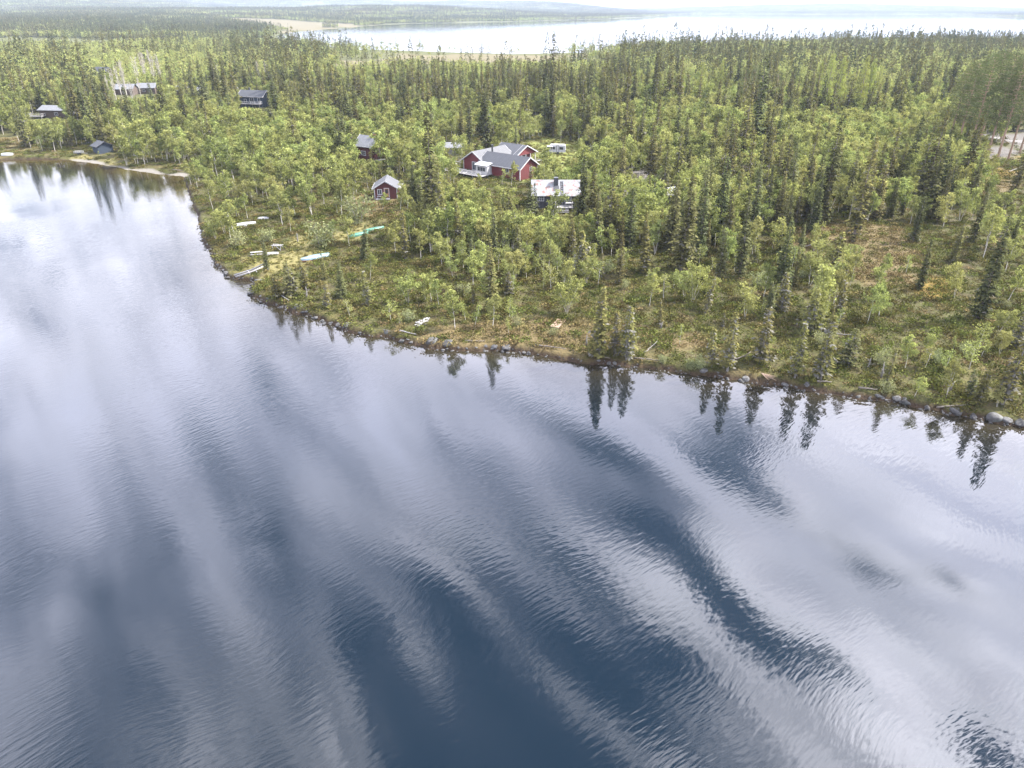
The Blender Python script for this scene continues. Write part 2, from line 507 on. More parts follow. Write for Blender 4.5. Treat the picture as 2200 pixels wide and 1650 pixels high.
def sky():
    w = bpy.data.worlds.new("World"); scene.world = w; w.use_nodes = True
    nt = w.node_tree
    for n in list(nt.nodes): nt.nodes.remove(n)
    out = N(nt, "ShaderNodeOutputWorld"); bg = N(nt, "ShaderNodeBackground")
    bg.inputs["Strength"].default_value = .106
    L(nt, bg.outputs[0], out.inputs[0])
    st = N(nt, "ShaderNodeTexSky"); st.sky_type = 'NISHITA'; st.sun_disc = False
    st.sun_elevation = SUN_EL; st.sun_rotation = SUN_AZ
    st.air_density = 1.0; st.dust_density = .3; st.ozone_density = 3.0
    tc = N(nt, "ShaderNodeTexCoord")
    sx = N(nt, "ShaderNodeSeparateXYZ"); L(nt, tc.outputs["Generated"], sx.inputs[0])
    el = sx.outputs[2]
    zc = math_n(nt, 'MAXIMUM', el, .04)
    uv = N(nt, "ShaderNodeCombineXYZ")
    ux = math_n(nt, 'DIVIDE', sx.outputs[0], zc); uy = math_n(nt, 'DIVIDE', sx.outputs[1], zc)
    L(nt, ux, uv.inputs[0]); L(nt, uy, uv.inputs[1])
    # long cloud streets
    mp = N(nt, "ShaderNodeMapping"); mp.inputs["Rotation"].default_value = (0, 0, R(56))
    L(nt, uv.outputs[0], mp.inputs[0])
    wn = N(nt, "ShaderNodeTexNoise", Scale=1.1, Detail=2.0); L(nt, uv.outputs[0], wn.inputs["Vector"])
    wv = N(nt, "ShaderNodeVectorMath"); wv.operation = 'MULTIPLY_ADD'; wv.inputs[1].default_value = (.35, .35, 0)
    L(nt, wn.outputs["Color"], wv.inputs[0]); L(nt, mp.outputs[0], wv.inputs[2])
    k = N(nt, "ShaderNodeMapping"); k.inputs["Scale"].default_value = (1.15, 5.2, 1); k.inputs["Location"].default_value = (2.3, .7, 0)
    L(nt, wv.outputs[0], k.inputs[0])
    streak = N(nt, "ShaderNodeTexNoise", Scale=1.15, Detail=4.0, Roughness=.52); L(nt, k.outputs[0], streak.inputs["Vector"])
    puff = N(nt, "ShaderNodeTexNoise", Scale=2.6, Detail=4.0, Roughness=.5); L(nt, wv.outputs[0], puff.inputs["Vector"])

    w2 = N(nt, "ShaderNodeTexNoise", Scale=2.2, Detail=3.0); L(nt, uv.outputs[0], w2.inputs["Vector"])
    uvw = N(nt, "ShaderNodeVectorMath"); uvw.operation = 'MULTIPLY_ADD'; uvw.inputs[1].default_value = (.16, .16, 0)
    L(nt, w2.outputs["Color"], uvw.inputs[0])
    uvs = N(nt, "ShaderNodeVectorMath"); uvs.operation = 'ADD'; uvs.inputs[1].default_value = (-.08, -.08, 0); L(nt, uv.outputs[0], uvs.inputs[0]); L(nt, uvs.outputs[0], uvw.inputs[2])

    def blob(px, py, rx, ry, rot=0.0, g=None):
        """a soft cloud mass or gap, placed by where its mirror image lies on the lake"""
        gx, gy = g or ground(px, py)
        q = N(nt, "ShaderNodeMapping"); q.vector_type = 'TEXTURE'
        q.inputs["Location"].default_value = (gx / CAMH, gy / CAMH, 0); q.inputs["Rotation"].default_value = (0, 0, rot)
        q.inputs["Scale"].default_value = (rx, ry, 1)
        L(nt, uvw.outputs[0], q.inputs[0])
        ln = N(nt, "ShaderNodeVectorMath"); ln.operation = 'LENGTH'; L(nt, q.outputs[0], ln.inputs[0])
        sq = math_n(nt, 'MULTIPLY', ln.outputs["Value"], ln.outputs["Value"])
        return math_n(nt, 'EXPONENT', math_n(nt, 'MULTIPLY', sq, -1.0))
    dens = math_n(nt, 'ADD', math_n(nt, 'MULTIPLY', streak.outputs["Fac"], .66), math_n(nt, 'MULTIPLY', puff.outputs["Fac"], .34))
    def addb(d, b, wgt): return math_n(nt, 'MULTIPLY_ADD', b, wgt, d)
    for px, py, rx, ry, rot, wgt in SKY_BLOBS:
        dens = addb(dens, blob(px, py, rx, ry, rot), wgt)
    fine = N(nt, "ShaderNodeTexNoise", Scale=5.5, Detail=3.0, Roughness=.55); L(nt, wv.outputs[0], fine.inputs["Vector"])
    gap = None
    for x0, y0, x1, y1, wd, wgt in SKY_GAPS:
        g0, g1 = ground(x0, y0), ground(x1, y1)
        dx, dy = (g1[0] - g0[0]) / CAMH, (g1[1] - g0[1]) / CAMH
        q = math_n(nt, 'MULTIPLY', blob(None, None, math.hypot(dx, dy) * .62, wd, math.atan2(dy, dx), ((g0[0] + g1[0]) / 2, (g0[1] + g1[1]) / 2)), wgt)
        gap = q if gap is None else math_n(nt, 'ADD', gap, q)
    rag = math_n(nt, 'MULTIPLY_ADD', fine.outputs["Fac"], 3.6, -.8)
    gap = math_n(nt, 'MULTIPLY', gap, rag, None, True)
    dens = math_n(nt, 'MULTIPLY_ADD', gap, -.22, dens)
    # more cloud towards the horizon
    hor = ramp(nt, el, [(.10, (1, 1, 1)), (.45, (0, 0, 0))]).outputs[0]
    dens = math_n(nt, 'MULTIPLY_ADD', hor, .10, dens)
    cov = ramp(nt, dens, [(.40, (0, 0, 0)), (.61, (1, 1, 1))], 'EASE').outputs[0]
    cov = math_n(nt, 'MULTIPLY', cov, math_n(nt, 'MULTIPLY_ADD', gap, -.9, 1.0))
    # cloud brightness: thicker and nearer the veiled sun is brighter
    sd = N(nt, "ShaderNodeVectorMath"); sd.operation = 'DOT_PRODUCT'; L(nt, tc.outputs["Generated"], sd.inputs[0]); sd.inputs[1].default_value = SUN_DIR
    glow = math_n(nt, 'POWER', math_n(nt, 'MAXIMUM', sd.outputs["Value"], 0), 3.0)
    body = ramp(nt, dens, [(.45, (.55, .55, .55)), (.66, (1, 1, 1)), (.85, (.80, .80, .80))]).outputs[0]
    fluff = N(nt, "ShaderNodeTexNoise", Scale=3.4, Detail=3.0, Roughness=.5); L(nt, wv.outputs[0], fluff.inputs["Vector"])
    body = math_n(nt, 'MULTIPLY', body, math_n(nt, 'MULTIPLY_ADD', fluff.outputs["Fac"], 2.1, -.05))
    bright = math_n(nt, 'MULTIPLY', math_n(nt, 'MULTIPLY_ADD', glow, SKY_GLOW, SKY_CLOUD), body)
    ccol = N(nt, "ShaderNodeVectorMath"); ccol.operation = 'SCALE'; ccol.inputs[0].default_value = (1.0, .985, 1.06)
    L(nt, bright, ccol.inputs[3])
    blue = N(nt, "ShaderNodeVectorMath"); blue.operation = 'SCALE'; L(nt, st.outputs[0], blue.inputs[0]); blue.inputs[3].default_value = SKY_BLUE
    c = mixc(nt, cov, blue.outputs[0], ccol.outputs[0])
    veil = ramp(nt, el, [(.18, (.12, .12, .12)), (.30, (.30, .30, .30)), (.42, (.70, .70, .70)), (.53, (.78, .78, .78)), (.64, (.52, .52, .52)), (.74, (.18, .18, .18)), (.86, (.03, .03, .03))]).outputs[0]
    veil = math_n(nt, 'MULTIPLY', veil, math_n(nt, 'MULTIPLY_ADD', streak.outputs["Fac"], 2.2, -.15), None, True)
    veil = math_n(nt, 'MULTIPLY', veil, math_n(nt, 'MULTIPLY_ADD', gap, -.85, 1.0))
    c = mixc(nt, veil, c, (12.6, 13.0, 16.4))
    hz_ = ramp(nt, el, [(.0, (1, 1, 1)), (.22, (0, 0, 0))]).outputs[0]
    c = mixc(nt, math_n(nt, 'MULTIPLY', hz_, .95), c, (SKY_HORIZON, SKY_HORIZON, SKY_HORIZON * 1.03))
    L(nt, c, bg.inputs["Color"])
    ld = bpy.data.lights.new("sun", 'SUN'); ld.energy = 5.0; ld.angle = R(2.5); ld.color = (1, .95, .86)
    lo = bpy.data.objects.new("sun", ld); COL.objects.link(lo)
    lo.rotation_euler = (-SUN_DIR).to_track_quat('-Z', 'Y').to_euler()
    lo.location = (0, 0, 260)


SKY_CLOUD, SKY_GLOW, SKY_BLUE, SKY_HORIZON = 8.6, 30.0, .40, 6.2
SKY_BLOBS = [(2000, 1200, .34, .40, 0, .30), (1950, 960, .45, .25, 0, .16), (2150, 1500, .25, .22, 0, .18), (1620, 1230, .16, .10, 0, .12), (1150, 1590, .40, .12, R(-52), -.05), (880, 1360, .36, .035, R(-53), .02), (1130, 1400, .36, .035, R(-52), .065), (560, 1400, .4, .035, R(-60), .03), (1330, 1500, .25, .03, R(-50), .05), (250, 800, .5, .5, 0, .12), (1250, 1150, .25, .2, 0, .05)]
SKY_GAPS = [(480, 980, 900, 1560, .055, .9), (850, 1240, 1260, 1640, .05, 1.0), (120, 1180, 330, 1560, .045, .38), (540, 760, 690, 980, .05, .55), (1090, 1270, 1420, 1570, .05, 1.1), (1200, 920, 1440, 1050, .05, 1.1), (1480, 890, 1650, 960, .11, .9), (1520, 990, 1670, 1070, .06, 1.3),
            (1340, 1080, 1440, 1160, .055, 1.4), (1800, 1130, 1880, 1260, .05, .5), (1830, 1200, 1960, 1230, .03, .4), (1700, 1370, 1800, 1430, .04, .9), (1550, 1270, 1670, 1410, .05, 1.1), (1980, 1200, 2080, 1280, .035, .5), (1320, 1370, 1480, 1450, .06, 1.0), (0, 1130, 60, 1300, .08, .5), (300, 1050, 420, 1300, .05, .5), (2060, 1590, 2200, 1640, .06, 1.0),
            (1180, 1180, 1300, 1290, .04, .8), (1440, 1180, 1540, 1270, .035, .8)]
sky()

# ------------------------------------------------------------------ the land (one sheet) and the lake


MASKS = {
    "bog": [[(822, 116), (1000, 118), (1200, 119), (1420, 111), (1420, 118), (1240, 126), (1150, 140), (900, 139), (835, 131)],
            [(690, 133), (830, 132), (880, 140), (840, 152), (735, 156), (720, 145)],
            [(470, 51.5), (620, 50), (800, 52), (730, 60), (690, 63), (640, 67), (590, 71), (560, 61), (505, 57)],
            [(140, 98), (280, 97), (275, 106), (150, 109)], [(150, 130), (250, 133), (240, 143), (140, 140)], [(600, 107), (690, 107), (690, 113), (600, 113)]],
    "lawn": [[(1150, 300), (1240, 300), (1262, 345), (1256, 392), (1150, 392), (1150, 345)], [(1100, 262), (1200, 262), (1230, 300), (1150, 300)]],
    "meadow": [[(490, 570), (530, 548), (600, 540), (650, 515), (720, 500), (770, 482), (800, 470), (815, 478), (770, 500), (705, 528), (660, 560), (625, 585), (570, 590), (520, 585)],
               [(155, 333), (230, 332), (240, 346), (180, 344)]],
    "brown": [[(1690, 500), (1850, 490), (1960, 520), (1990, 560), (1930, 615), (1860, 620), (1800, 590), (1730, 560)],
              [(940, 690), (1100, 690), (1250, 690), (1310, 715), (1240, 745), (1050, 735), (930, 725)],
              [(1400, 715), (1500, 720), (1520, 745), (1420, 750)],
              [(780, 425), (870, 425), (850, 460), (790, 465)], [(2110, 380), (2190, 370), (2190, 420), (2110, 425)], [(0, 300), (60, 300), (60, 322), (0, 322)]],
    "moss": [[(2040, 868), (2140, 872), (2170, 895), (2060, 884)], [(2090, 330), (2180, 350), (2180, 395), (2090, 390)], [(1990, 618), (2020, 610), (2030, 640), (2000, 645)]],
    "gravel": [[(1300, 425), (1330, 412), (1372, 380), (1400, 376), (1408, 396), (1390, 420), (1340, 438), (1305, 445)],
               [(2118, 292), (2260, 292), (2260, 350), (2190, 330), (2170, 352), (2128, 350), (2135, 322)],
               [(1600, 372), (1660, 372), (1660, 380), (1600, 380)]],
    "sand": [[(152, 341.5), (200, 345), (236, 353), (300, 364.5), (396, 374), (398, 379), (300, 372), (235, 360), (150, 348)]],
}
WMASK = {k: [np.array([ground(a, b, .15 if k == 'sand' else 1.5) for a, b in p]) for p in v] for k, v in MASKS.items()}


def mask_val(name, x, y, soft=2.0):
    x = np.asarray(x, float).ravel(); y = np.asarray(y, float).ravel()
    v = np.zeros(x.shape)
    for P in WMASK[name]:
        sc = max(1.0, np.hypot(*P.mean(0)) / 130.0)
        s = soft * sc
        lo, hi = P.min(0) - 6 * s, P.max(0) + 6 * s
        sel = (x > lo[0]) & (x < hi[0]) & (y > lo[1]) & (y < hi[1])
        if not sel.any(): continue
        d = poly_sdf(x[sel], y[sel], P) + (fbm(x[sel] * .25 / sc, y[sel] * .25 / sc, 41, 3) - .5) * 5 * s
        v[sel] = np.maximum(v[sel], 1 - sstep(-s, s, d))
    return v


def polar(az0, az1, naz, radii):
    az = np.radians(np.linspace(az0, az1, naz))
    rr, aa = np.meshgrid(radii, az, indexing='ij')
    return rr * np.sin(aa), rr * np.cos(aa)


def grid_mesh(name, X, Y, Z, attrs, mat):
    nr, na = X.shape
    me = bpy.data.meshes.new(name)
    nv = nr * na
    me.vertices.add(nv)
    me.vertices.foreach_set("co", np.stack([X.ravel(), Y.ravel(), Z.ravel()], 1).ravel().astype(np.float32))
    i, j = np.meshgrid(np.arange(nr - 1), np.arange(na - 1), indexing='ij')
    a = (i * na + j).ravel()
    q = np.stack([a, a + 1, a + na + 1, a + na], 1)[:, ::-1]
    nf = len(q)
    me.loops.add(nf * 4); me.loops.foreach_set("vertex_index", q.ravel().astype(np.int32))
    me.polygons.add(nf); me.polygons.foreach_set("loop_start", (np.arange(nf) * 4).astype(np.int32))
    me.update(calc_edges=True)
    me.polygons.foreach_set("use_smooth", [True] * nf)
    for k, v in attrs.items():
        at_ = me.attributes.new(k, 'FLOAT', 'POINT'); at_.data.foreach_set("value", v.ravel().astype(np.float32))
    me.materials.append(mat)
    o = bpy.data.objects.new(name, me); COL.objects.link(o)
    return o


rad = [56.0]
while rad[-1] < 13500:
    r_ = rad[-1]
    rad.append(r_ + max(.34, .34 * (r_ / 135) ** 1.35))
X, Y = polar(-53, 53, 1000, np.array(rad))
Z, D, D1, D2 = height(X, Y, True)
xr, yr = X.ravel(), Y.ravel()
att = {k: mask_val(k, xr, yr, .45 if k == 'sand' else 2.0) for k in MASKS}
wet = 1 - sstep(.15, .6, D + (fbm(xr * .8, yr * .8, 51, 2) - .5) * .5)
att["peat"] = np.where(np.hypot(xr, yr) < 320, wet * (1 - att["sand"]), 0)
att["forest"] = sstep(230, 420, np.hypot(xr, yr)) * np.clip(1 - att["bog"] - att["lawn"] - att["gravel"], 0, 1)
att["forest"] = np.maximum(att["forest"], .0)
terrain = grid_mesh("terrain", X, Y, Z.reshape(X.shape), att, ground_mat())
tag(terrain, "mossy heath ground sloping gently up from the lake shore to the far hills", "ground", kind="structure")

rw = np.concatenate([np.linspace(2, 50, 10), np.geomspace(55, 400, 150), np.geomspace(410, 14000, 30)])
WX, WY = polar(-118, 118, 800, rw)
wd, wd1, wd2 = land_d(WX, WY)
bd_ = seg_dist(WX.ravel(), WY.ravel(), np.vstack([BEACH, [ground(399, 388)]]))
depth_in = np.maximum(-wd1, 0)
shal = np.exp(-depth_in / 7.0) * np.exp(-np.maximum(bd_ - 16, 0) / 14) * (np.hypot(WX.ravel(), WY.ravel()) < 320)
left_sh = seg_dist(WX.ravel(), WY.ravel(), np.array([ground(-400, 348), ground(0, 344), ground(153, 345)]))
shal = np.maximum(shal, np.exp(-left_sh / 9.0) * .9)
shal = np.maximum(shal, .45 * np.exp(-depth_in / 6.0) * (np.hypot(WX.ravel(), WY.ravel()) < 320))
water = grid_mesh("water", WX, WY, np.zeros(WX.shape), {"shallow": np.clip(shal, 0, 1)}, water_mat())
tag(water, "dark rippled lake water mirroring bright clouds and shoreline trees", "water", kind="structure")
# ------------------------------------------------------------------ plants: mesh library
def leaf_mesh(name, C, A, B, tone, mats, midx=None):
    """many small kite-shaped faces: centre-base C, along A, across B (numpy n x 3)"""
    n = len(C)
    v = np.empty((n, 4, 3), np.float32)
    v[:, 0] = C; v[:, 1] = C + A * .45 + B; v[:, 2] = C + A; v[:, 3] = C + A * .45 - B
    me = bpy.data.meshes.new(name)
    me.vertices.add(n * 4); me.vertices.foreach_set("co", v.ravel())
    me.loops.add(n * 4); me.loops.foreach_set("vertex_index", np.arange(n * 4, dtype=np.int32))
    me.polygons.add(n); me.polygons.foreach_set("loop_start", (np.arange(n) * 4).astype(np.int32))
    me.update(calc_edges=True)
    for m in mats: me.materials.append(m)
    if midx is not None: me.polygons.foreach_set("material_index", midx.astype(np.int32))
    a = me.attributes.new("tone", 'FLOAT', 'FACE'); a.data.foreach_set("value", np.clip(tone, 0, 1).astype(np.float32))
    return me


def unit(v): return v / (np.linalg.norm(v, axis=-1, keepdims=True) + 1e-9)


def spruce_parts(seed, H, Rb, mats, lichen=0.1, gap=.14, step=.21, spray=.54, low=.06, sparse=1.0, droop=.32, wh=.27, nb=7):
    """conifer with drooping whorls of branches, each hung with needle sprays"""
    g = np.random.default_rng(seed)
    C, A, B, T, MI = [], [], [], [], []
    lean = g.normal(0, .012, 2) * H
    z = H * low
    side_gap = g.uniform(0, 6.28)
    while z < H - .1:
        f = z / H
        env = Rb * 1.12 * (1 - f) ** .95 * min(1, .5 + f * 2.4)
        k = max(3, int(round(nb * sparse * g.uniform(.7, 1.2))))
        a0 = g.uniform(0, 6.28)
        for b in range(k):
            if g.random() < gap: continue
            az = a0 + 6.283 * b / k + g.normal(0, .25)
            Lb = env * g.uniform(.5, 1.15) + .12
            if math.cos(az - side_gap) > .6: Lb *= .72
            dirv = np.array([math.cos(az), math.sin(az), 0])
            side = np.array([-math.sin(az), math.cos(az), 0])
            tone_b = g.uniform(.15, .75) + .25 * f
            ns = max(1, int(Lb / step))
            for i in range(ns):
                t = (i + g.uniform(.4, 1.0)) / ns
                r = t * Lb
                zz = z - droop * Lb * t * (1.25 - .55 * t) + (.10 * Lb * t ** 3)
                p = dirv * r + np.array([lean[0] * f, lean[1] * f, zz])
                isl = 1 if (g.random() < lichen * (1.5 - f) * (1.25 - .6 * t)) else 0
                for s in (-1, 1):
                    d = dirv * g.uniform(.35, .9) + side * s * g.uniform(.35, 1.0) + np.array([0, 0, g.uniform(-.75, .05)])
                    d = d / np.linalg.norm(d)
                    ln = spray * g.uniform(.55, 1.15) * (.6 + .4 * min(1, Lb / .9))
                    w = np.cross(d, np.array([g.normal(0, .3), g.normal(0, .3), 1.0])); w = w / np.linalg.norm(w)
                    C.append(p); A.append(d * ln); B.append(w * ln * g.uniform(.26, .42)); T.append(tone_b * (.55 + .5 * t) + g.normal(0, .1)); MI.append(isl)  # tone is darker next to the trunk, lighter towards tips and treetop
        z += wh * g.uniform(.7, 1.3) * (1.15 - .5 * f)
    # leader
    for i in range(5):
        p = np.array([lean[0], lean[1], H - .5 + i * .12])
        d = np.array([g.normal(0, .25), g.normal(0, .25), 1]); d /= np.linalg.norm(d)
        C.append(p); A.append(d * .34); B.append(np.array([.045, .03, 0])); T.append(.7); MI.append(0)
    crown = leaf_mesh("spruce_crown", np.array(C), np.array(A), np.array(B), np.array(T), mats, np.array(MI))
    mb = MB()
    n = 6
    r0 = .011 * H + .035
    pts = [(lean[0] * t, lean[1] * t, -.25 + (H * .97 + .25) * t) for t in np.linspace(0, 1, n)]
    mb.tube(pts, [r0 * (1.25 if i == 0 else 1) * (1 - i / (n - 1)) + .012 for i in range(n)], 7)
    for i in range(int(14 * sparse)):                      # bare inner branch stubs
        zz = H * g.uniform(.04, .55); az = g.uniform(0, 6.28); ln = Rb * g.uniform(.35, .8)
        mb.tube([(0, 0, zz), (math.cos(az) * ln * .6, math.sin(az) * ln * .6, zz - .05), (math.cos(az) * ln, math.sin(az) * ln, zz - .25)], [.022, .014, .006], 4)
    return crown, mb


def broadleaf_parts(seed, H, Rb, mats, stems=1, leaves=1500, leaf=.19, base=.34, spread=.16, limbs=11, bark=None, clump=.34, squat=1.0):
    """birch or willow: curved pale stems, rising limbs, loose clumps of small leaves with gaps between them"""
    g = np.random.default_rng(seed)
    mb = MB(); tips = []
    for s in range(stems):
        a = g.uniform(0, 6.28) + 6.28 * s / stems
        sp = spread * H * (g.uniform(.5, 1.2) if stems > 1 else g.uniform(.1, .5))
        hh = H * (g.uniform(.78, 1.0) if s else .98)
        n = 7; pts = []; wob = g.normal(0, .022 * H, (n, 2)); wob[0] = 0
        for i in range(n):
            t = i / (n - 1)
            q = sp * t ** 1.3
            pts.append(np.array([math.cos(a) * q + wob[i, 0] * t + .08 * math.cos(a) * (stems > 1), math.sin(a) * q + wob[i, 1] * t + .08 * math.sin(a) * (stems > 1), -.2 + (hh * .93 + .2) * t]))
        r0 = (.0055 * H + .012) / math.sqrt(stems) * 1.25
        mb.tube([tuple(p) for p in pts], [r0 * (1 - .86 * i / (n - 1)) + .004 for i in range(n)], 6)
        k = max(4, int(limbs / stems ** .6))
        for j in range(k):
            t = base + (1 - base) * (j + g.random()) / k
            t = min(t, .985); x = t * (n - 1); i0 = min(int(x), n - 2); fr = x - i0
            p0 = pts[i0] * (1 - fr) + pts[i0 + 1] * fr
            az = g.uniform(0, 6.28)
            prof = math.sin(math.pi * min(1, (t - base) / (1 - base) * .80 + .18)) ** .7
            ln = Rb * prof * g.uniform(.55, 1.2) / (stems ** .25)
            rise = g.uniform(.25, .95)
            p1 = p0 + np.array([math.cos(az) * ln * .55, math.sin(az) * ln * .55, ln * .45 * rise])
            p2 = p0 + np.array([math.cos(az) * ln, math.sin(az) * ln, ln * rise * .78])
            mb.tube([tuple(p0), tuple(p1), tuple(p2)], [r0 * .42 * (1 - .6 * t) + .005, r0 * .25 * (1 - .6 * t) + .004, .004], 4)
            tips.append((p0 * .35 + p1 * .65, ln * .8)); tips.append((p2, ln * .75)); tips.append((p1 * .4 + p2 * .6, ln * .8))
        tips.append((pts[-1], Rb * .45)); tips.append((pts[-2], Rb * .5))
    tips_p = np.array([t[0] for t in tips]); tips_r = np.array([t[1] for t in tips])
    wgt = (tips_r + .15) * g.uniform(.25, 1.6, len(tips)); wgt /= wgt.sum()
    which = g.choice(len(tips), leaves, p=wgt)
    ct = g.uniform(0, 1, len(tips))
    sd = clump * (tips_r[which] * .62 + .22)
    P = tips_p[which] + g.normal(0, 1, (leaves, 3)) * sd[:, None] * np.array([1, 1, .8])
    P[:, 2] = np.maximum(P[:, 2], base * H * .6)
    d = unit(g.normal(0, 1, (leaves, 3)) + np.array([0, 0, -.15]))
    w = unit(np.cross(d, g.normal(0, 1, (leaves, 3))))
    ls = leaf * g.uniform(.6, 1.35, leaves)
    T = ct[which] * .75 + g.uniform(0, .25, leaves)
    crown = leaf_mesh("leaf_crown", P, d * ls[:, None], w * ls[:, None] * .42, T, mats)
    return crown, mb


def pine_parts(seed, H, Rb, mats, larch=False):
    g = np.random.default_rng(seed)
    C, A, B, T = [], [], [], []
    mb = MB()
    r0 = .011 * H + .05
    lean = g.normal(0, .012, 2) * H
    pts = [(lean[0] * t, lean[1] * t, -.3 + (H * .97 + .3) * t) for t in np.linspace(0, 1, 8)]
    mb.tube(pts, [r0 * (1 - i / 7) + .02 for i in range(8)], 8)
    z = H * (.10 if larch else .34)
    while z < H - .3:
        f = (z - H * (.10 if larch else .34)) / (H * (.9 if larch else .66))
        env = Rb * ((1 - f) ** .75 * (.55 + .45 * min(1, f * 5)) if larch else (math.sin(math.pi * (min(1, .18 + f * .78))) ** .6))
        k = 6 if larch else 5
        a0 = g.uniform(0, 6.28)
        for b in range(k):
            if g.random() < .1: continue
            az = a0 + 6.283 * b / k + g.normal(0, .3)
            Lb = env * g.uniform(.55, 1.15) + .3
            rise = g.uniform(-.12, .12) if larch else g.uniform(.05, .55)
            dv = np.array([math.cos(az), math.sin(az), rise]); base = np.array([lean[0] * z / H, lean[1] * z / H, z])
            tip = base + dv * Lb
            mb.tube([tuple(base), tuple(base * .45 + tip * .55 - np.array([0, 0, .05 * Lb])), tuple(tip)], [.028 + .006 * Lb, .02, .008], 4)
            tone_b = g.uniform(.1, .8)
            m = int(Lb * (15 if larch else 17))
            for i in range(m):
                t = g.uniform(.18, 1.03) if larch else g.uniform(.35, 1.08)
                p = base + dv * Lb * t + g.normal(0, 1, 3) * ((.16, .16, .14) if larch else (.30, .30, .24))
                d = unit(g.normal(0, 1, 3) + dv * .4 + (np.array([0, 0, -.2]) if larch else np.array([0, 0, .5])))
                w = unit(np.cross(d, g.normal(0, 1, 3)))
                ln = (.30 if larch else .36) * g.uniform(.6, 1.3)
                C.append(p); A.append(d * ln); B.append(w * ln * .27); T.append(tone_b * .7 + g.uniform(0, .35))
        z += (.42 if larch else .75) * g.uniform(.75, 1.3)
    crown = leaf_mesh("needle_crown", np.array(C), np.array(A), np.array(B), np.array(T), mats)
    return crown, mb


def bare_parts(seed, H, Rb, mats):
    """leafless grey birch: stems and a haze of fine upright twigs"""
    g = np.random.default_rng(seed)
    mb = MB(); C, A, B, T = [], [], [], []
    for s in range(g.integers(2, 4)):
        a = g.uniform(0, 6.28); q = g.uniform(.02, .10) * H
        pts = [(math.cos(a) * q * t, math.sin(a) * q * t, -.2 + H * .95 * t) for t in np.linspace(0, 1, 6)]
        mb.tube(pts, [(.008 * H + .02) * (1 - .85 * i / 5) for i in range(6)], 6)
        for j in range(26):
            t = g.uniform(.25, .98); p = np.array([math.cos(a) * q * t, math.sin(a) * q * t, H * .95 * t])
            az = g.uniform(0, 6.28); ln = Rb * (1.1 - t * .7) * g.uniform(.5, 1.1)
            tip = p + np.array([math.cos(az) * ln * .6, math.sin(az) * ln * .6, ln * .9])
            mb.tube([tuple(p), tuple(tip)], [.016, .004], 3)
            for _ in range(12):
                u = g.uniform(.2, 1); d = unit(np.array([g.normal(0, .5), g.normal(0, .5), 1.0])); l2 = g.uniform(.35, .9)
                C.append(p * (1 - u) + tip * u); A.append(d * l2); B.append(unit(np.cross(d, g.normal(0, 1, 3))) * .022); T.append(g.random())
    crown = leaf_mesh("twig_crown", np.array(C), np.array(A), np.array(B), np.array(T), mats)
    return crown, mb


TREE = {}      # look -> list of (crown mesh, trunk mesh, nominal height)


def reg(look, parts, bark, H, crown_name):
    crown, mb = parts
    crown.name = crown_name
    TREE.setdefault(look, []).append((crown, mb.mesh("trunk", bark), H))


mS, mM, mL = M['spruce_needle'], M['mustard_needle'], M['lichen_twig']
for i in range(7):
    reg('green_spruce', spruce_parts(100 + i, 10, [1.35, 1.1, 1.6, 1.25, .95, 1.45, 1.2][i], [mS, mL], .04, .15), M['bark_spruce'], 10, 'needle_crown')
for i in range(4):
    reg('mustard_spruce', spruce_parts(140 + i, 10, [1.15, .95, 1.3, 1.05][i], [mM, mL], .12, .2), M['bark_spruce'], 10, 'needle_crown')
for i in range(4):
    reg('lichen_spruce', spruce_parts(160 + i, 7, [1.1, .9, 1.3, 1.0][i], [mM, mL], .38, .22, step=.23, sparse=.95, low=.12, wh=.26), M['dead_wood'], 7, 'needle_crown')
for i in range(3):
    reg('bushy_spruce', spruce_parts(180 + i, 6, [2.0, 1.7, 2.2][i], [mM if i != 1 else mS, mL], .16, .18, low=.05, spray=.5, step=.26, droop=.22), M['dead_wood'], 6, 'needle_crown')
for i in range(7):
    reg('birch', broadleaf_parts(200 + i, 7, [1.55, 1.3, 1.8, 1.45, 1.2, 1.65, 1.4][i], [M['birch_leaf']], [1, 1, 2, 1, 1, 2, 1][i], 1300, .245, limbs=12), M['bark_birch'], 7, 'leaf_crown')
for i in range(4):
    reg('stemmed_birch', broadleaf_parts(230 + i, 7, [2.0, 1.8, 2.3, 1.9][i], [M['birch_leaf']], [3, 4, 5, 3][i], 2000, .245, spread=.24, limbs=15, base=.36), M['bark_birch'], 7, 'leaf_crown')
for i in range(4):
    reg('young_birch', broadleaf_parts(250 + i, 3.6, [.75, .6, .9, .7][i], [M['birch_leaf']], 1, 330, .17, limbs=9, base=.3), M['bark_birch'], 3.6, 'leaf_crown')
for i in range(4):
    reg('willow', broadleaf_parts(270 + i, 2.0, [1.1, .9, 1.25, 1.0][i], [M['willow_leaf']], 5, 620, .16, base=.12, spread=.42, limbs=14, clump=.55), M['dead_wood'], 2.0, 'leaf_crown')
for i in range(4):
    reg('pine', pine_parts(300 + i, 24, [3.4, 3.0, 3.8, 3.2][i], [M['pine_needle']]), M['bark_pine'], 24, 'needle_crown')
for i in range(3):
    reg('larch', pine_parts(320 + i, 21, [3.0, 2.7, 3.3][i], [M['larch_needle']], True), M['bark_spruce'], 21, 'needle_crown')
for i in range(3):
    reg('bare_birch', bare_parts(340 + i, 12, 2.4, [M['bare_twig']]), M['bark_birch'], 12, 'twig_crown')


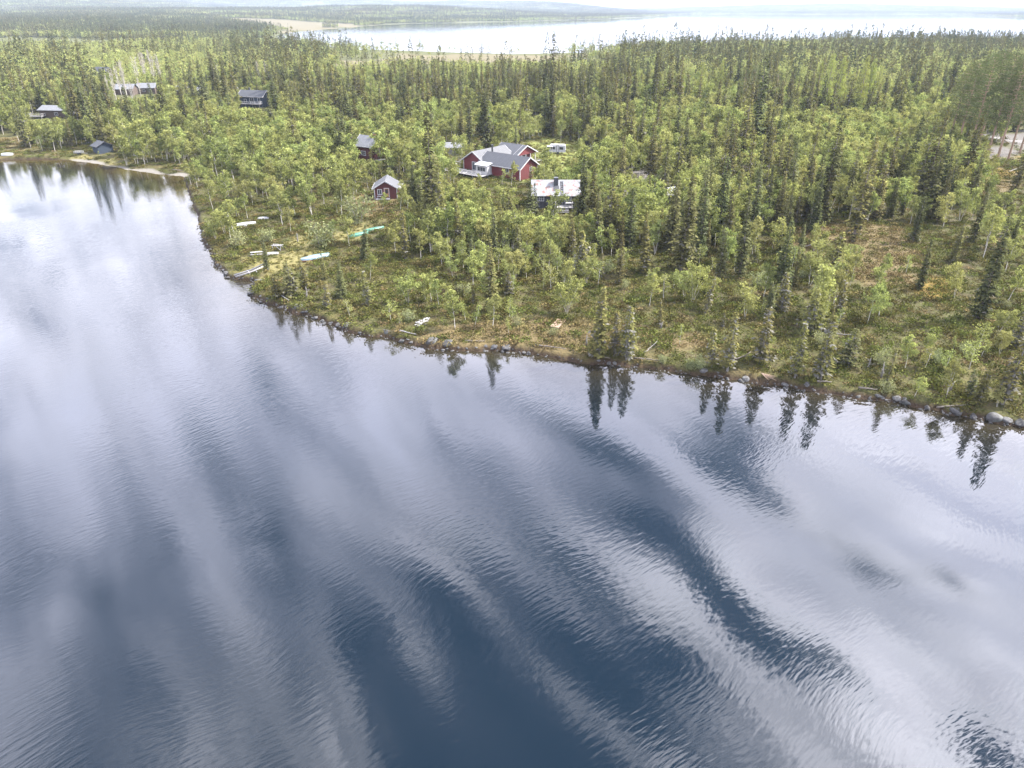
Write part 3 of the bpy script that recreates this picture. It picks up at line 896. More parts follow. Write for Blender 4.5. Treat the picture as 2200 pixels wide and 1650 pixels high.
def joined(look, i, name):
    """trunk and crown of one library tree in a single mesh, for the far wood"""
    c, t, H = TREE[look][i % len(TREE[look])]
    bm = bmesh.new(); tl = bm.faces.layers.float.new("tone")
    bm.from_mesh(c)
    n = len(c.materials)
    k = len(bm.faces)
    bm.from_mesh(t)
    bm.faces.ensure_lookup_table()
    for f in bm.faces[k:]: f.material_index = n
    me = bpy.data.meshes.new(name); bm.to_mesh(me); bm.free()
    for m in c.materials: me.materials.append(m)
    me.materials.append(t.materials[0])
    return me, H


def kites(name, P, d, w, T, mats, midx=None): return leaf_mesh(name, P, d, w, T, mats, midx)


def far_tree(seed, kind, mats):
    g = np.random.default_rng(seed)
    if kind == 'spruce':
        n = 120; H = 10.0
        t = g.random(n) ** 1.15
        z = .6 + t * (H - .6); az = g.uniform(0, 6.28, n); rr = (1.35 * (1 - t) ** 1.1 + .06) * g.uniform(.35, 1.0, n)
        P = np.stack([np.cos(az) * rr, np.sin(az) * rr, z], 1)
        d = unit(np.stack([np.cos(az), np.sin(az), g.uniform(-.9, .1, n)], 1)); ln = g.uniform(.6, 1.0, n) * (1.1 - .5 * t)
        d[-4:] = unit(np.array([[.1, 0, 1], [-.1, .1, 1], [0, -.1, 1], [.05, .05, 1]])); P[-4:] = [[0, 0, H - 1.6], [0, 0, H - 1.2], [0, 0, H - .9], [0, 0, H - .6]]
        w = unit(np.cross(d, g.normal(0, 1, (n, 3)) + np.array([0, 0, .6]))); wid = ln * .34; wid[-4:] = .10
        return kites("far_spruce", P, d * ln[:, None], w * wid[:, None], g.uniform(.1, .8, n), mats), H
    n = 170; H = 7.5
    cl = g.normal(0, 1, (14, 3)) * np.array([.85, .85, 1.25]) + np.array([0, 0, 4.6])
    wh = g.integers(0, 14, n)
    P = cl[wh] + g.normal(0, .42, (n, 3)); P[:, 2] = np.clip(P[:, 2], 1.2, 7.6)
    d = unit(g.normal(0, 1, (n, 3))); w = unit(np.cross(d, g.normal(0, 1, (n, 3)))); ln = g.uniform(.32, .66, n)
    return kites("far_birch", P, d * ln[:, None], w * (ln * .42)[:, None], (wh % 7) / 9 + g.uniform(0, .35, n), mats), H


def wood_patch(seed, size, n, spruce_share, lod):
    """a stand of small far trees in one mesh, for the wood beyond the lake"""
    g = np.random.default_rng(seed)
    PP, DD, WW, TT, MI = [], [], [], [], []
    for i in range(n):
        x, y = g.uniform(-size / 2, size / 2, 2)
        sp = g.random() < spruce_share
        H = g.uniform(8, 15) if sp else g.uniform(5.5, 9)
        m = (26, 10)[lod] if sp else (22, 9)[lod]
        if sp:
            t = np.linspace(0, 1, m) ** .9; az = g.uniform(0, 6.28, m)
            rr = (.13 * H * (1 - t) + .15) * g.uniform(.4, .9, m); z = .8 + t * (H - 1.2)
            P = np.stack([x + np.cos(az) * rr * .3, y + np.sin(az) * rr * .3, z], 1)
            d = np.stack([np.cos(az), np.sin(az), np.where(t > .7, 1.6, -.5) * np.ones(m)], 1)
            d = unit(d) * (H * (.13, .22)[lod] * (1.15 - .4 * t))[:, None]
            w = unit(np.cross(d, g.normal(0, 1, (m, 3)))) * (np.linalg.norm(d, axis=1) * .36)[:, None]
        else:
            P = np.stack([x + g.normal(0, 1.1, m), y + g.normal(0, 1.1, m), H * g.uniform(.35, .95, m)], 1)
            d = unit(g.normal(0, 1, (m, 3))) * (1.5, 2.4)[lod]; w = unit(np.cross(d, g.normal(0, 1, (m, 3)))) * (.65, 1.0)[lod]
        PP.append(P); DD.append(d); WW.append(w); TT.append(np.full(m, g.uniform(.1, .9)) + g.normal(0, .08, m)); MI.append(np.full(m, 0 if sp else 1))
    return leaf_mesh("wood_patch", np.vstack(PP), np.vstack(DD), np.vstack(WW), np.concatenate(TT), [M['spruce_needle'], M['birch_leaf']], np.concatenate(MI))


# ------------------------------------------------------------------ where the trees stand
# density of the wood, surveyed from the photo: rows every 40 px from y=100, columns of 100 px
DENS = """
7777777411112699999999
8888888346667899999999
9999999999999999999999
9999999999999999999999
8899999999999999999999
5545899964417999999962
0015678986216999999982
0000557777777659999983
0000554256777788876643
0000554318778787764322
0000554327777655431223
0000002256666345442333
0000001356665243335333
0000000235554344445323
0000000023433344454222
0000000000111233332122
0000000000000022222233
0000000000000001112233
0000000000000000001222
0000000000000000000000"""
DENS = np.array([[int(c) for c in r] for r in DENS.split()], float)
# share of conifers
CONI = """
4444455555666666666666
4444455566666666666666
4444455555555555555555
4444445555555555555555
5555444444455555555555
4444444445545555555555
4444444444454455555555
4444444444444455555555
3333333334444455555444
3333333334444455555444
3333334444444455544555
3333333333444444444445
3333333444444444444445
3333333444444445544445
3333333334444465655444
4444444444444455565444
4444444444444455555544
4444444444444444444444
4444444444444444444444
4444444444444444444444"""
CONI = np.array([[int(c) for c in r] for r in CONI.split()], float) / 10


def grid_look(G, px, py):
    fx = np.clip((px - 50) / 100, 0, 21); fy = np.clip((py - 120) / 40, 0, len(G) - 1)
    i = np.clip(fy.astype(int), 0, len(G) - 2); j = np.clip(fx.astype(int), 0, 20)
    a = fy - i; b = fx - j
    return (G[i, j] * (1 - b) + G[i, j + 1] * b) * (1 - a) + (G[i + 1, j] * (1 - b) + G[i + 1, j + 1] * b) * a


KEEP_OUT = []   # (x, y, radius) no trees here: buildings, boats; each also keeps a narrow sight line free


def keep(px, py, r, sight=0.0):
    p = at(px, py); KEEP_OUT.append((p.x, p.y, r, sight)); return p


for a in [(1060, 372, 9, 9), (1100, 392, 6, 7), (1035, 378, 7, 8), (1130, 345, 7, 5), (1195, 440, 6.5, 10), (1195, 452, 5, 6), (828, 418, 4.2, 7), (790, 336, 5, 4), (972, 330, 5, 2), (205, 326, 4, 6), (172, 331, 3, 5),
          (547, 226, 8, 8), (105, 248, 8, 7), (85, 252, 6, 5), (268, 203, 7, 7), (315, 200, 7, 7), (1200, 325, 5, 4), (1435, 440, 4, 1.3), (1360, 415, 4, .8), (15, 330, 4, 6), (526, 482, 2.5, 2), (676, 550, 3.5, 4), (790, 500, 3.5, 3),
          (552, 545, 2.5, 3), (596, 532, 2.5, 3), (583, 542, 1.5, 2), (545, 590, 3, 3), (906, 692, 2, 3), (1198, 695, 2.5, 4), (1530, 470, 2, 1), (220, 172, 7, 2), (425, 200, 5, 2), (640, 517, 1, 2), (385, 200, 5, 2), (2160, 330, 9, 3)]:
    keep(*a)

# trees one can pick out in the photo: look, foot x, foot y, top y
PICK = [
    ('green_spruce', 1054, 668, 512), ('bushy_spruce', 629, 634, 556), ('green_spruce', 575, 580, 506), ('lichen_spruce', 791, 655, 575), ('lichen_spruce', 702, 659, 603),
    ('lichen_spruce', 1345, 781, 652), ('lichen_spruce', 1319, 772, 666), ('mustard_spruce', 1284, 768, 615), ('lichen_spruce', 1562, 800, 668), ('lichen_spruce', 1705, 822, 690), ('lichen_spruce', 1633, 780, 656), ('lichen_spruce', 1527, 797, 702),
    ('green_spruce', 2101, 683, 455), ('lichen_spruce', 2153, 868, 698), ('mustard_spruce', 1902, 832, 748), ('lichen_spruce', 1762, 815, 672), ('green_spruce', 1974, 622, 512), ('mustard_spruce', 1704, 612, 526),
    ('green_spruce', 1588, 596, 410), ('green_spruce', 1462, 580, 374), ('mustard_spruce', 1383, 591, 470), ('mustard_spruce', 2100, 872, 775), ('bushy_spruce', 1815, 782, 700), ('bushy_spruce', 2085, 850, 790),
    ('green_spruce', 1670, 640, 470), ('green_spruce', 1500, 560, 400), ('mustard_spruce', 1420, 700, 640), ('green_spruce', 1250, 470, 330), ('green_spruce', 1268, 500, 350), ('green_spruce', 1140, 480, 395),
    ('green_spruce', 1095, 520, 405), ('mustard_spruce', 985, 540, 430), ('green_spruce', 905, 470, 380), ('green_spruce', 1110, 590, 480), ('mustard_spruce', 870, 560, 450), ('green_spruce', 1690, 450, 300), ('lichen_spruce', 1800, 690, 600),
    ('green_spruce', 735, 640, 560), ('mustard_spruce', 660, 620, 545), ('bushy_spruce', 600, 640, 590), ('lichen_spruce', 2180, 745, 640), ('green_spruce', 2060, 420, 250), ('green_spruce', 2170, 440, 300), ('green_spruce', 1945, 400, 250),
    ('stemmed_birch', 1217, 674, 594), ('birch', 1059, 703, 626), ('young_birch', 1093, 718, 678), ('birch', 978, 707, 618), ('birch', 915, 649, 601), ('birch', 926, 649, 578), ('birch', 944, 662, 598), ('birch', 962, 664, 605), ('stemmed_birch', 877, 652, 580),
    ('young_birch', 1001, 691, 640), ('young_birch', 1020, 700, 650), ('stemmed_birch', 1743, 676, 548), ('stemmed_birch', 1790, 655, 560), ('birch', 1961, 864, 806), ('birch', 2033, 852, 772), ('birch', 2142, 874, 818), ('birch', 1944, 796, 716), ('stemmed_birch', 1990, 760, 708),
    ('birch', 1103, 618, 566), ('birch', 1086, 612, 556), ('birch', 496, 513, 436), ('stemmed_birch', 528, 412, 352), ('birch', 605, 365, 300), ('birch', 795, 600, 540), ('birch', 716, 520, 470), ('birch', 625, 500, 440), ('birch', 1150, 590, 545), ('birch', 850, 545, 470),
    ('young_birch', 840, 690, 640), ('young_birch', 752, 680, 640), ('young_birch', 1460, 740, 695), ('birch', 1650, 760, 720), ('birch', 1240, 470, 415), ('birch', 1180, 495, 440), ('birch', 460, 420, 360), ('birch', 425, 405, 350), ('stemmed_birch', 1760, 590, 510),
    ('young_birch', 860, 700, 668), ('birch', 1880, 640, 560), ('birch', 1830, 600, 540), ('birch', 2050, 640, 560), ('birch', 1640, 640, 560), ('stemmed_birch', 1470, 640, 575), ('birch', 1400, 640, 570), ('birch', 1520, 660, 590),
    ('birch', 1098, 400, 345), ('mustard_spruce', 1141, 402, 352), ('young_birch', 1078, 402, 358), ('birch', 1184, 488, 402), ('green_spruce', 1149, 474, 392), ('birch', 1030, 400, 372), ('birch', 822, 455, 410), ('birch', 860, 450, 385), ('young_birch', 800, 352, 322),
    ('willow', 1770, 745, 712), ('willow', 2070, 765, 735), ('willow', 1420, 790, 760), ('willow', 1900, 845, 815), ('willow', 1500, 790, 765), ('willow', 690, 530, 478), ('willow', 772, 480, 420), ('willow', 655, 600, 575),
    ('willow', 880, 690, 665), ('willow', 1110, 700, 680), ('willow', 1185, 720, 700), ('willow', 1480, 800, 770), ('willow', 2010, 780, 750), ('willow', 575, 520, 488), ('willow', 505, 530, 495),
]
PICK += [('mustard_spruce', 1310, 520, 362), ('green_spruce', 1332, 430, 290), ('green_spruce', 1420, 470, 300), ('green_spruce', 1540, 520, 330), ('green_spruce', 1560, 430, 262), ('mustard_spruce', 1640, 430, 270), ('mustard_spruce', 1730, 420, 262), ('green_spruce', 1780, 430, 285), ('mustard_spruce', 1850, 450, 300), ('mustard_spruce', 1900, 420, 272), ('green_spruce', 1010, 325, 195), ('green_spruce', 1045, 320, 172), ('green_spruce', 1172, 290, 165), ('green_spruce', 1186, 292, 158), ('green_spruce', 1265, 300, 182), ('mustard_spruce', 1350, 350, 222), ('green_spruce', 1450, 330, 205), ('green_spruce', 1395, 400, 262), ('green_spruce', 860, 325, 205), ('green_spruce', 740, 330, 205), ('green_spruce', 700, 280, 172), ('mustard_spruce', 640, 290, 185), ('green_spruce', 590, 300, 195), ('green_spruce', 930, 330, 222), ('mustard_spruce', 965, 440, 358), ('mustard_spruce', 1075, 500, 420), ('green_spruce', 1062, 560, 440), ('green_spruce', 890, 440, 352), ('green_spruce', 838, 358, 272), ('green_spruce', 1282, 540, 402), ('green_spruce', 1350, 540, 402), ('green_spruce', 1440, 540, 382), ('green_spruce', 1612, 520, 362), ('green_spruce', 450, 245, 150), ('green_spruce', 400, 265, 172), ('green_spruce', 335, 255, 168), ('green_spruce', 480, 300, 222), ('mustard_spruce', 62, 225, 155), ('mustard_spruce', 100, 215, 148), ('mustard_spruce', 150, 225, 150), ('green_spruce', 200, 222, 142), ('green_spruce', 1680, 545, 420), ('green_spruce', 1745, 500, 380), ('mustard_spruce', 1230, 560, 470), ('green_spruce', 1330, 610, 500), ('green_spruce', 1005, 590, 500), ('green_spruce', 945, 520, 420), ('green_spruce', 2010, 470, 330), ('green_spruce', 2090, 520, 400), ('green_spruce', 1960, 520, 420), ('green_spruce', 1545, 600, 480), ('green_spruce', 780, 560, 480), ('green_spruce', 700, 600, 540)]
PINES = [(2035, 318, 150), (2052, 330, 130), (2078, 340, 118), (2098, 326, 110), (2118, 345, 112), (2140, 350, 105), (2165, 345, 112), (2190, 330, 118), (2060, 305, 140), (2150, 300, 120), (1590, 250, 148), (1610, 235, 140), (1660, 240, 150)]
LARCH = [(1765, 262, 112), (1790, 250, 118), (1835, 268, 116), (1852, 258, 124), (1745, 250, 130), (1500, 240, 130), (1540, 235, 128), (1875, 240, 140), (1460, 245, 150)]
BARE = [(250, 215, 145), (262, 208, 138), (275, 215, 130), (300, 190, 118), (318, 185, 112), (335, 188, 115), (350, 190, 118), (290, 230, 175), (468, 192, 135), (560, 190, 130), (575, 185, 128), (240, 225, 160), (305, 215, 165), (330, 168, 105)]


def tree_h(px, py, top):
    p = at(px, py); Y_ = math.hypot(p.x, p.y)
    # height whose top projects to the wanted row
    lo, hi = .5, 40
    for _ in range(30):
        m = (lo + hi) / 2
        _, yy = project(p.x, p.y, p.z + m)
        if yy > top: lo = m
        else: hi = m
    return p, lo


SP_LOOKS, BI_LOOKS = ('green_spruce', 'mustard_spruce', 'lichen_spruce', 'bushy_spruce'), ('birch', 'stemmed_birch', 'young_birch')
ALL = []   # dict per tree
for look, px, py, top in PICK:
    p, h = tree_h(px, py, top)
    ALL.append(dict(look=look, x=p.x, y=p.y, h=h, pick=True))
for name, lst in (('pine', PINES), ('larch', LARCH), ('bare_birch', BARE)):
    for px, py, top in lst:
        p, h = tree_h(px, py, top)
        ALL.append(dict(look=name, x=p.x, y=p.y, h=min(h, 27), pick=True))


def scatter(cell, rmin, rmax, azl):
    xs = np.arange(-rmax * math.sin(R(azl)), rmax * math.sin(R(azl)), cell); ys = np.arange(30, rmax, cell)
    gx, gy = np.meshgrid(xs, ys)
    gx = gx.ravel() + RNG.uniform(-.5, .5, gx.size) * cell; gy = gy.ravel() + RNG.uniform(-.5, .5, gy.size) * cell
    r = np.hypot(gx, gy); az = np.degrees(np.arctan2(gx, gy))
    s = (r > rmin) & (r < rmax) & (np.abs(az) < azl)
    return gx[s], gy[s]


gx, gy = scatter(1.9, 70, 1000, 46)
gz, gd, _, _ = height(gx, gy, True)
px_, py_ = project(gx, gy, gz)
dens = grid_look(DENS, px_, py_) / 9.0
dens = np.where(py_ < 100, .75, dens)
clump_n = fbm(gx * .07, gy * .07, 61, 3)
prob = dens * .32 * sstep(.30, .62, clump_n + (dens - .5) * .35) * 1.25
prob *= np.where(np.hypot(gx, gy) > 330, .8, 1.0) * (1 + 1.25 * sstep(430, 520, py_) + .35 * sstep(600, 700, py_))
for k in ("bog", "lawn", "gravel", "meadow", "sand", "brown"):
    prob *= 1 - mask_val(k, gx, gy) * (.96 if k != "brown" else .8)
prob *= (gd > 1.0) & ((px_ > -260) & (px_ < 2460))
# thin strip of trees along the far lake's near shore
ok = RNG.random(len(gx)) < prob
for kx, ky, kr, sight in KEEP_OUT:
    ok &= np.hypot(gx - kx, gy - ky) > kr
gx, gy, gz, gd, px_, py_ = [a[ok] for a in (gx, gy, gz, gd, px_, py_)]
coni = grid_look(CONI, px_, py_) - .015 * (1 - sstep(380, 460, py_)) - .10 * sstep(1200, 1500, px_) * (1 - sstep(380, 460, py_))
sel_n = .6 * fbm(gx * .05, gy * .05, 71, 3) + .4 * fbm(gx * .013, gy * .013, 72, 2)
hgt_n = .72 + .62 * fbm(gx * .03, gy * .03, 73, 3)
is_sp = (RNG.random(len(gx)) * .6 + sel_n * .8 - .1) < coni
near_shore = gd < 14
rr_all = np.hypot(gx, gy)
pk = np.array([(t['x'], t['y']) for t in ALL])
for i in range(len(gx)):
    if rr_all[i] < 260 and np.min((pk[:, 0] - gx[i]) ** 2 + (pk[:, 1] - gy[i]) ** 2) < 2.6: continue
    u = random.random()
    if is_sp[i]:
        front = py_[i] > 560
        if front:
            look = 'lichen_spruce' if u < .5 else ('mustard_spruce' if u < .8 else ('bushy_spruce' if u < .88 else 'green_spruce'))
            h = random.uniform(2.4, 6.6) if u < .8 else random.uniform(3.5, 8)
        else:
            look = 'green_spruce' if u < .58 else 'mustard_spruce'
            h = random.choice((random.uniform(5, 9), random.uniform(9, 14.5), random.uniform(8, 13)))
            h *= random.uniform(.75, 1.5)
    else:
        front = py_[i] > 560
        if front:
            look = 'young_birch' if u < .45 else ('birch' if u < .75 else ('stemmed_birch' if u < .83 else 'willow'))
            h = random.uniform(2.0, 4.8) if look == 'young_birch' else random.uniform(3.4, 6.6)
            if look == 'willow': h = random.uniform(1.2, 2.4)
        else:
            look = 'birch' if u < .72 else ('stemmed_birch' if u < .93 else 'young_birch')
            h = random.uniform(4.5, 8.3) if look != 'young_birch' else random.uniform(3, 5)
            if py_[i] < 420: h *= 1.12
    if 725 < px_[i] < 1330 and 134 < py_[i] < 185 and u < (.75 if is_sp[i] else 1.1):
        h = min(h, max(1.5, (py_[i] - 132) / 1528 * rr_all[i] * 1.05))
    if py_[i] < 560: h *= hgt_n[i] * random.uniform(.82, 1.16)
    cut = False
    for kx, ky, kr, sight in KEEP_OUT:
        if not sight: continue
        rr = math.hypot(kx, ky); al = (gx[i] * kx + gy[i] * ky) / rr; ac = abs(gx[i] * ky - gy[i] * kx) / rr
        if al < rr and al > rr - 130 and ac < sight * .85:
            room = CAMH * (1 - al / rr) + .7 + .9 * al / rr - gz[i]      # height under the sight line to the building's foot
            if h > room:
                if room < 1.6: cut = True
                h = room * random.uniform(.75, 1.05)
                if look == 'birch' and h < 3.4: look = 'young_birch'
    if cut: continue
    ALL.append(dict(look=look, x=gx[i], y=gy[i], h=h, pick=False))

for t in ALL:
    t['fam'] = 'spruce' if t['look'] in SP_LOOKS else ('birch' if t['look'] in BI_LOOKS else t['look'])
zz = height(np.array([t['x'] for t in ALL]), np.array([t['y'] for t in ALL]))
for t, z in zip(ALL, zz): t['z'] = float(z)

# ------------------------------------------------------------------ names for single trees
LM = [("blue upturned boat", 676, 550), ("green upturned boats", 790, 498), ("log slipway", 545, 590), ("white plank bench", 552, 545), ("small red hut", 828, 420), ("red cabin with brick chimney", 790, 336),
      ("red house with the deck", 1050, 382), ("black cabin", 1195, 448), ("dark hut by the gravel yard", 1435, 442), ("bare brown clearing", 1850, 545), ("tan wooden hatch", 1198, 694), ("stack of grey planks", 906, 690),
      ("white upturned boat in the birches", 526, 482), ("black boathouse", 205, 328), ("driftwood fan on the bank", 1635, 822), ("grey post", 640, 517), ("orange moss patch", 2100, 880), ("broad many-stemmed birch", 1743, 676),
      ("tall spruce by the clearing", 2101, 683), ("big boulder pair", 945, 748), ("pale driftwood log", 878, 735), ("gravel road", 2160, 325), ("sandy beach", 300, 366), ("weathered plank heap", 1530, 470), ("forked grey stump", 1255, 742), ("bleached root", 1420, 702)]
LMW = [(n, at(a, b)) for n, a, b in LM]
ORD = ["", "second ", "third ", "fourth ", "fifth ", "sixth ", "seventh ", "eighth ", "ninth ", "tenth ", "eleventh ", "twelfth ", "thirteenth ", "fourteenth ", "fifteenth ", "sixteenth ", "seventeenth ", "eighteenth ", "nineteenth ", "twentieth "]
ORD += ["twenty-" + w for w in ("first ", "second ", "third ", "fourth ", "fifth ", "sixth ", "seventh ", "eighth ", "ninth ")] + ["thirtieth "] + ["thirty-" + w for w in ("first ", "second ", "third ", "fourth ", "fifth ", "sixth ", "seventh ", "eighth ", "ninth ")]


def label_near(items):
    """items: (phrase, x, y) -> a label each, telling it apart by the nearest landmark, the side it stands on and its rank there"""
    cells = {}
    for idx, (phr, x, y) in enumerate(items):
        r = math.hypot(x, y)
        best = min(LMW, key=lambda q: (q[1].x - x) ** 2 + (q[1].y - y) ** 2)
        dx = (x * best[1].y / y) - best[1].x; dy = y - best[1].y
        side = ("right of" if dx > 0 else "left of") if abs(dx) > abs(dy) * .8 else ("behind" if dy > 0 else "in front of")
        cells.setdefault((phr, best[0], side), []).append((math.hypot(best[1].x - x, best[1].y - y), idx))
    out = [None] * len(items)
    for (phr, lm, side), lst in cells.items():
        lst.sort()
        for k, (_, idx) in enumerate(lst):
            o = ORD[k] if k < len(ORD) else "far "
            if len(lst) == 1: out[idx] = f"{phr} standing {side} the {lm}"
            else: out[idx] = f"{phr} {side} the {lm}, {o}nearest"
    return out


def phrase(t):
    h = t['h']
    sz = {'spruce': ("low", "middling", "tall"), 'birch': ("low", "middling", "tall")}.get(t['fam'], ("small", "middling", "large"))
    lim = (4.0, 8.5) if t['fam'] == 'spruce' else ((3.4, 6.5) if t['fam'] == 'birch' else (1.6, 2.2))
    s = sz[0] if h < lim[0] else (sz[1] if h < lim[1] else sz[2])
    return s + " " + {'green_spruce': "dark green spruce", 'mustard_spruce': "mustard-green spruce", 'lichen_spruce': "thin grey-twigged spruce", 'bushy_spruce': "wide bushy spruce", 'birch': "light green birch",
                      'stemmed_birch': "many-stemmed leafy birch", 'young_birch': "slim young birch", 'willow': "pale willow bush", 'pine': "bare-trunked pine", 'larch': "bright green larch", 'bare_birch': "leafless grey birch"}[t['look']]


NAMES = {'spruce': 'spruce_tree', 'birch': 'birch_tree', 'willow': 'willow_bush', 'pine': 'pine_tree', 'larch': 'larch_tree', 'bare_birch': 'bare_birch_tree'}
CATS = {'spruce': 'spruce', 'birch': 'birch', 'willow': 'bush', 'pine': 'pine', 'larch': 'larch', 'bare_birch': 'birch'}
GRP = {'spruce': 'spruces by the lake', 'birch': 'birches by the lake', 'willow': 'willow bushes on the heath', 'pine': 'tall pines by the road', 'larch': 'bright larches above the wood', 'bare_birch': 'leafless birches among the cabins'}
single, rest = [], []
for fam, cap in (('spruce', 292), ('birch', 292), ('willow', 150), ('pine', 40), ('larch', 40), ('bare_birch', 40)):
    lst = [t for t in ALL if t['fam'] == fam]
    for t in lst:
        a, b = project(t['x'], t['y'], t['z'] + t['h'] * .5)
        inside = -10 < a < 2210 and -10 < b < 1000
        t['size'] = (t['h'] / math.hypot(t['x'], t['y'], 30)) * (1 if inside else 0) + (100 if t['pick'] and inside else 0)
    lst.sort(key=lambda t: -t['size'])
    single += [t for t in lst[:cap] if t['size'] > 0]
    rest += [t for t in lst[cap:]] + [t for t in lst[:cap] if t['size'] <= 0]

labels = label_near([(phrase(t), t['x'], t['y']) for t in single])
for t, lab in zip(single, labels):
    k = random.randrange(len(TREE[t['look']]))
    crown, trunk, H = TREE[t['look']][k]
    s = t['h'] / H
    e = thing(NAMES[t['fam']], lab, CATS[t['fam']], (t['x'], t['y'], t['z'] - .05), random.uniform(0, 6.28), GRP[t['fam']])
    wx = s ** .8 if t['fam'] == 'spruce' else s
    e.scale = (wx * random.uniform(.85, 1.18), wx * random.uniform(.85, 1.18), s)
    if t['fam'] in ('birch', 'spruce') and t['h'] < 7: e.rotation_euler = (random.gauss(0, .06), random.gauss(0, .06), e.rotation_euler[2])
    c = bpy.data.objects.new("crown", crown); COL.objects.link(c); c.parent = e
    b = bpy.data.objects.new("trunk", trunk); COL.objects.link(b); b.parent = e


# ------------------------------------------------------------------ the wood that nobody could count
def library(name, meshes):
    c = bpy.data.collections.new(name)
    for i, me in enumerate(meshes):
        o = bpy.data.objects.new(f"{name}_{i:02d}", me); c.objects.link(o)
    return c


def stand(name, label, cat, coll, P, scl, rotz, idx):
    me = bpy.data.meshes.new(name)
    n = len(P)
    me.vertices.add(n); me.vertices.foreach_set("co", np.asarray(P, np.float32).ravel())
    for nm, typ, dat, key in (("scl", 'FLOAT_VECTOR', scl, "vector"), ("turn", 'FLOAT_VECTOR', np.stack([np.zeros(n), np.zeros(n), rotz], 1), "vector"), ("pick", 'INT', idx, "value")):
        a = me.attributes.new(nm, typ, 'POINT')
        a.data.foreach_set(key, np.asarray(dat, np.int32 if typ == 'INT' else np.float32).ravel())
    o = bpy.data.objects.new(name, me); COL.objects.link(o)
    ng = bpy.data.node_groups.new(name + "_nodes", 'GeometryNodeTree')
    ng.interface.new_socket(name="Geometry", in_out='INPUT', socket_type='NodeSocketGeometry')
    ng.interface.new_socket(name="Geometry", in_out='OUTPUT', socket_type='NodeSocketGeometry')
    gi = ng.nodes.new("NodeGroupInput"); go = ng.nodes.new("NodeGroupOutput")
    ci = ng.nodes.new("GeometryNodeCollectionInfo"); ci.inputs[0].default_value = coll
    ci.inputs["Separate Children"].default_value = True; ci.inputs["Reset Children"].default_value = True
    ip = ng.nodes.new("GeometryNodeInstanceOnPoints"); ip.inputs["Pick Instance"].default_value = True

    def na(nm, typ):
        q = ng.nodes.new("GeometryNodeInputNamedAttribute"); q.data_type = typ; q.inputs[0].default_value = nm
        return [s for s in q.outputs if s.enabled and s.name == "Attribute"][0]
    ng.links.new(gi.outputs[0], ip.inputs["Points"]); ng.links.new(ci.outputs[0], ip.inputs["Instance"])
    ng.links.new(na("pick", 'INT'), ip.inputs["Instance Index"]); ng.links.new(na("turn", 'FLOAT_VECTOR'), ip.inputs["Rotation"]); ng.links.new(na("scl", 'FLOAT_VECTOR'), ip.inputs["Scale"])
    ng.links.new(ip.outputs[0], go.inputs[0])
    md = o.modifiers.new("stand", 'NODES'); md.node_group = ng
    tag(o, label, cat, kind="stuff")
    return o


mid_meshes, mid_key = [], {}
for look in TREE:
    for i in range(len(TREE[look])):
        me, H = joined(look, i, f"wood_{look}")
        mid_key[(look, i)] = (len(mid_meshes), H); mid_meshes.append(me)
far_key = {}
for fam, mats in (('spruce', [M['spruce_needle']]), ('mustard', [M['mustard_needle']]), ('birch', [M['birch_leaf']])):
    for i in range(4):
        me, H = far_tree(500 + i + len(far_key), 'spruce' if fam != 'birch' else 'birch', mats)
        far_key[(fam, i)] = (len(mid_meshes), H); mid_meshes.append(me)
lib = library("wood_library", mid_meshes)
for fam in ('spruce', 'birch'):
    P, S_, T_, I_ = [], [], [], []
    for t in rest:
        f = 'spruce' if t['fam'] == 'spruce' else 'birch'
        if f != fam: continue
        r = math.hypot(t['x'], t['y'])
        if r < 430 or t['fam'] not in ('spruce', 'birch'):
            i, H = mid_key[(t['look'], random.randrange(len(TREE[t['look']])))]
        else:
            ff = 'birch' if f == 'birch' else ('mustard' if t['look'] == 'mustard_spruce' else 'spruce')
            i, H = far_key[(ff, random.randrange(4))]
        s = t['h'] / H; w = s * random.uniform(.85, 1.2)
        P.append((t['x'], t['y'], t['z'] - .05)); S_.append((w, w, s)); T_.append(random.uniform(0, 6.28)); I_.append(i)
    stand(fam + "_wood", {"spruce": "dense dark spruces of the wood stretching back to the far lake", "birch": "fresh green birches filling the wood between the spruces"}[fam], "wood", lib, np.array(P), np.array(S_), np.array(T_), np.array(I_))
    print("stand", fam, len(P))

# beyond a kilometre: whole stands
patch_lib = library("stand_library", [wood_patch(700 + i, 38, 70, [.5, .25, .4, .2, .55][i], 0) for i in range(5)] + [wood_patch(720 + i, 120, 330, [.5, .3, .6, .4][i], 1) for i in range(4)])
qx, qy = scatter(33, 960, 2600, 44)
bx, by = scatter(100, 2600, 11500, 42)
qi = RNG.integers(0, 5, len(qx)); bi = 5 + RNG.integers(0, 4, len(bx))
ax_ = np.concatenate([qx, bx]); ay_ = np.concatenate([qy, by]); ai = np.concatenate([qi, bi])
az_, ad, ad1, ad2 = height(ax_, ay_, True)
keepm = (ad > np.where(ai < 5, 14, 30)) & (mask_val("bog", ax_, ay_) < .25)
pa, pb = project(ax_, ay_, az_)
keepm &= (pa > -300) & (pa < 2500) & ~((fbm(ax_ * .004, ay_ * .004, 81, 3) > .66))
stand("distant_forest", "hazy blue-green forest on the hills beyond the far lake", "forest", patch_lib,
      np.stack([ax_, ay_, az_ - .3], 1)[keepm], np.stack([np.ones(len(ax_)), np.ones(len(ax_)), RNG.uniform(.85, 1.25, len(ax_))], 1)[keepm], RNG.uniform(0, 6.28, len(ax_))[keepm], ai[keepm])
print("patches", keepm.sum(), "single", len(single))

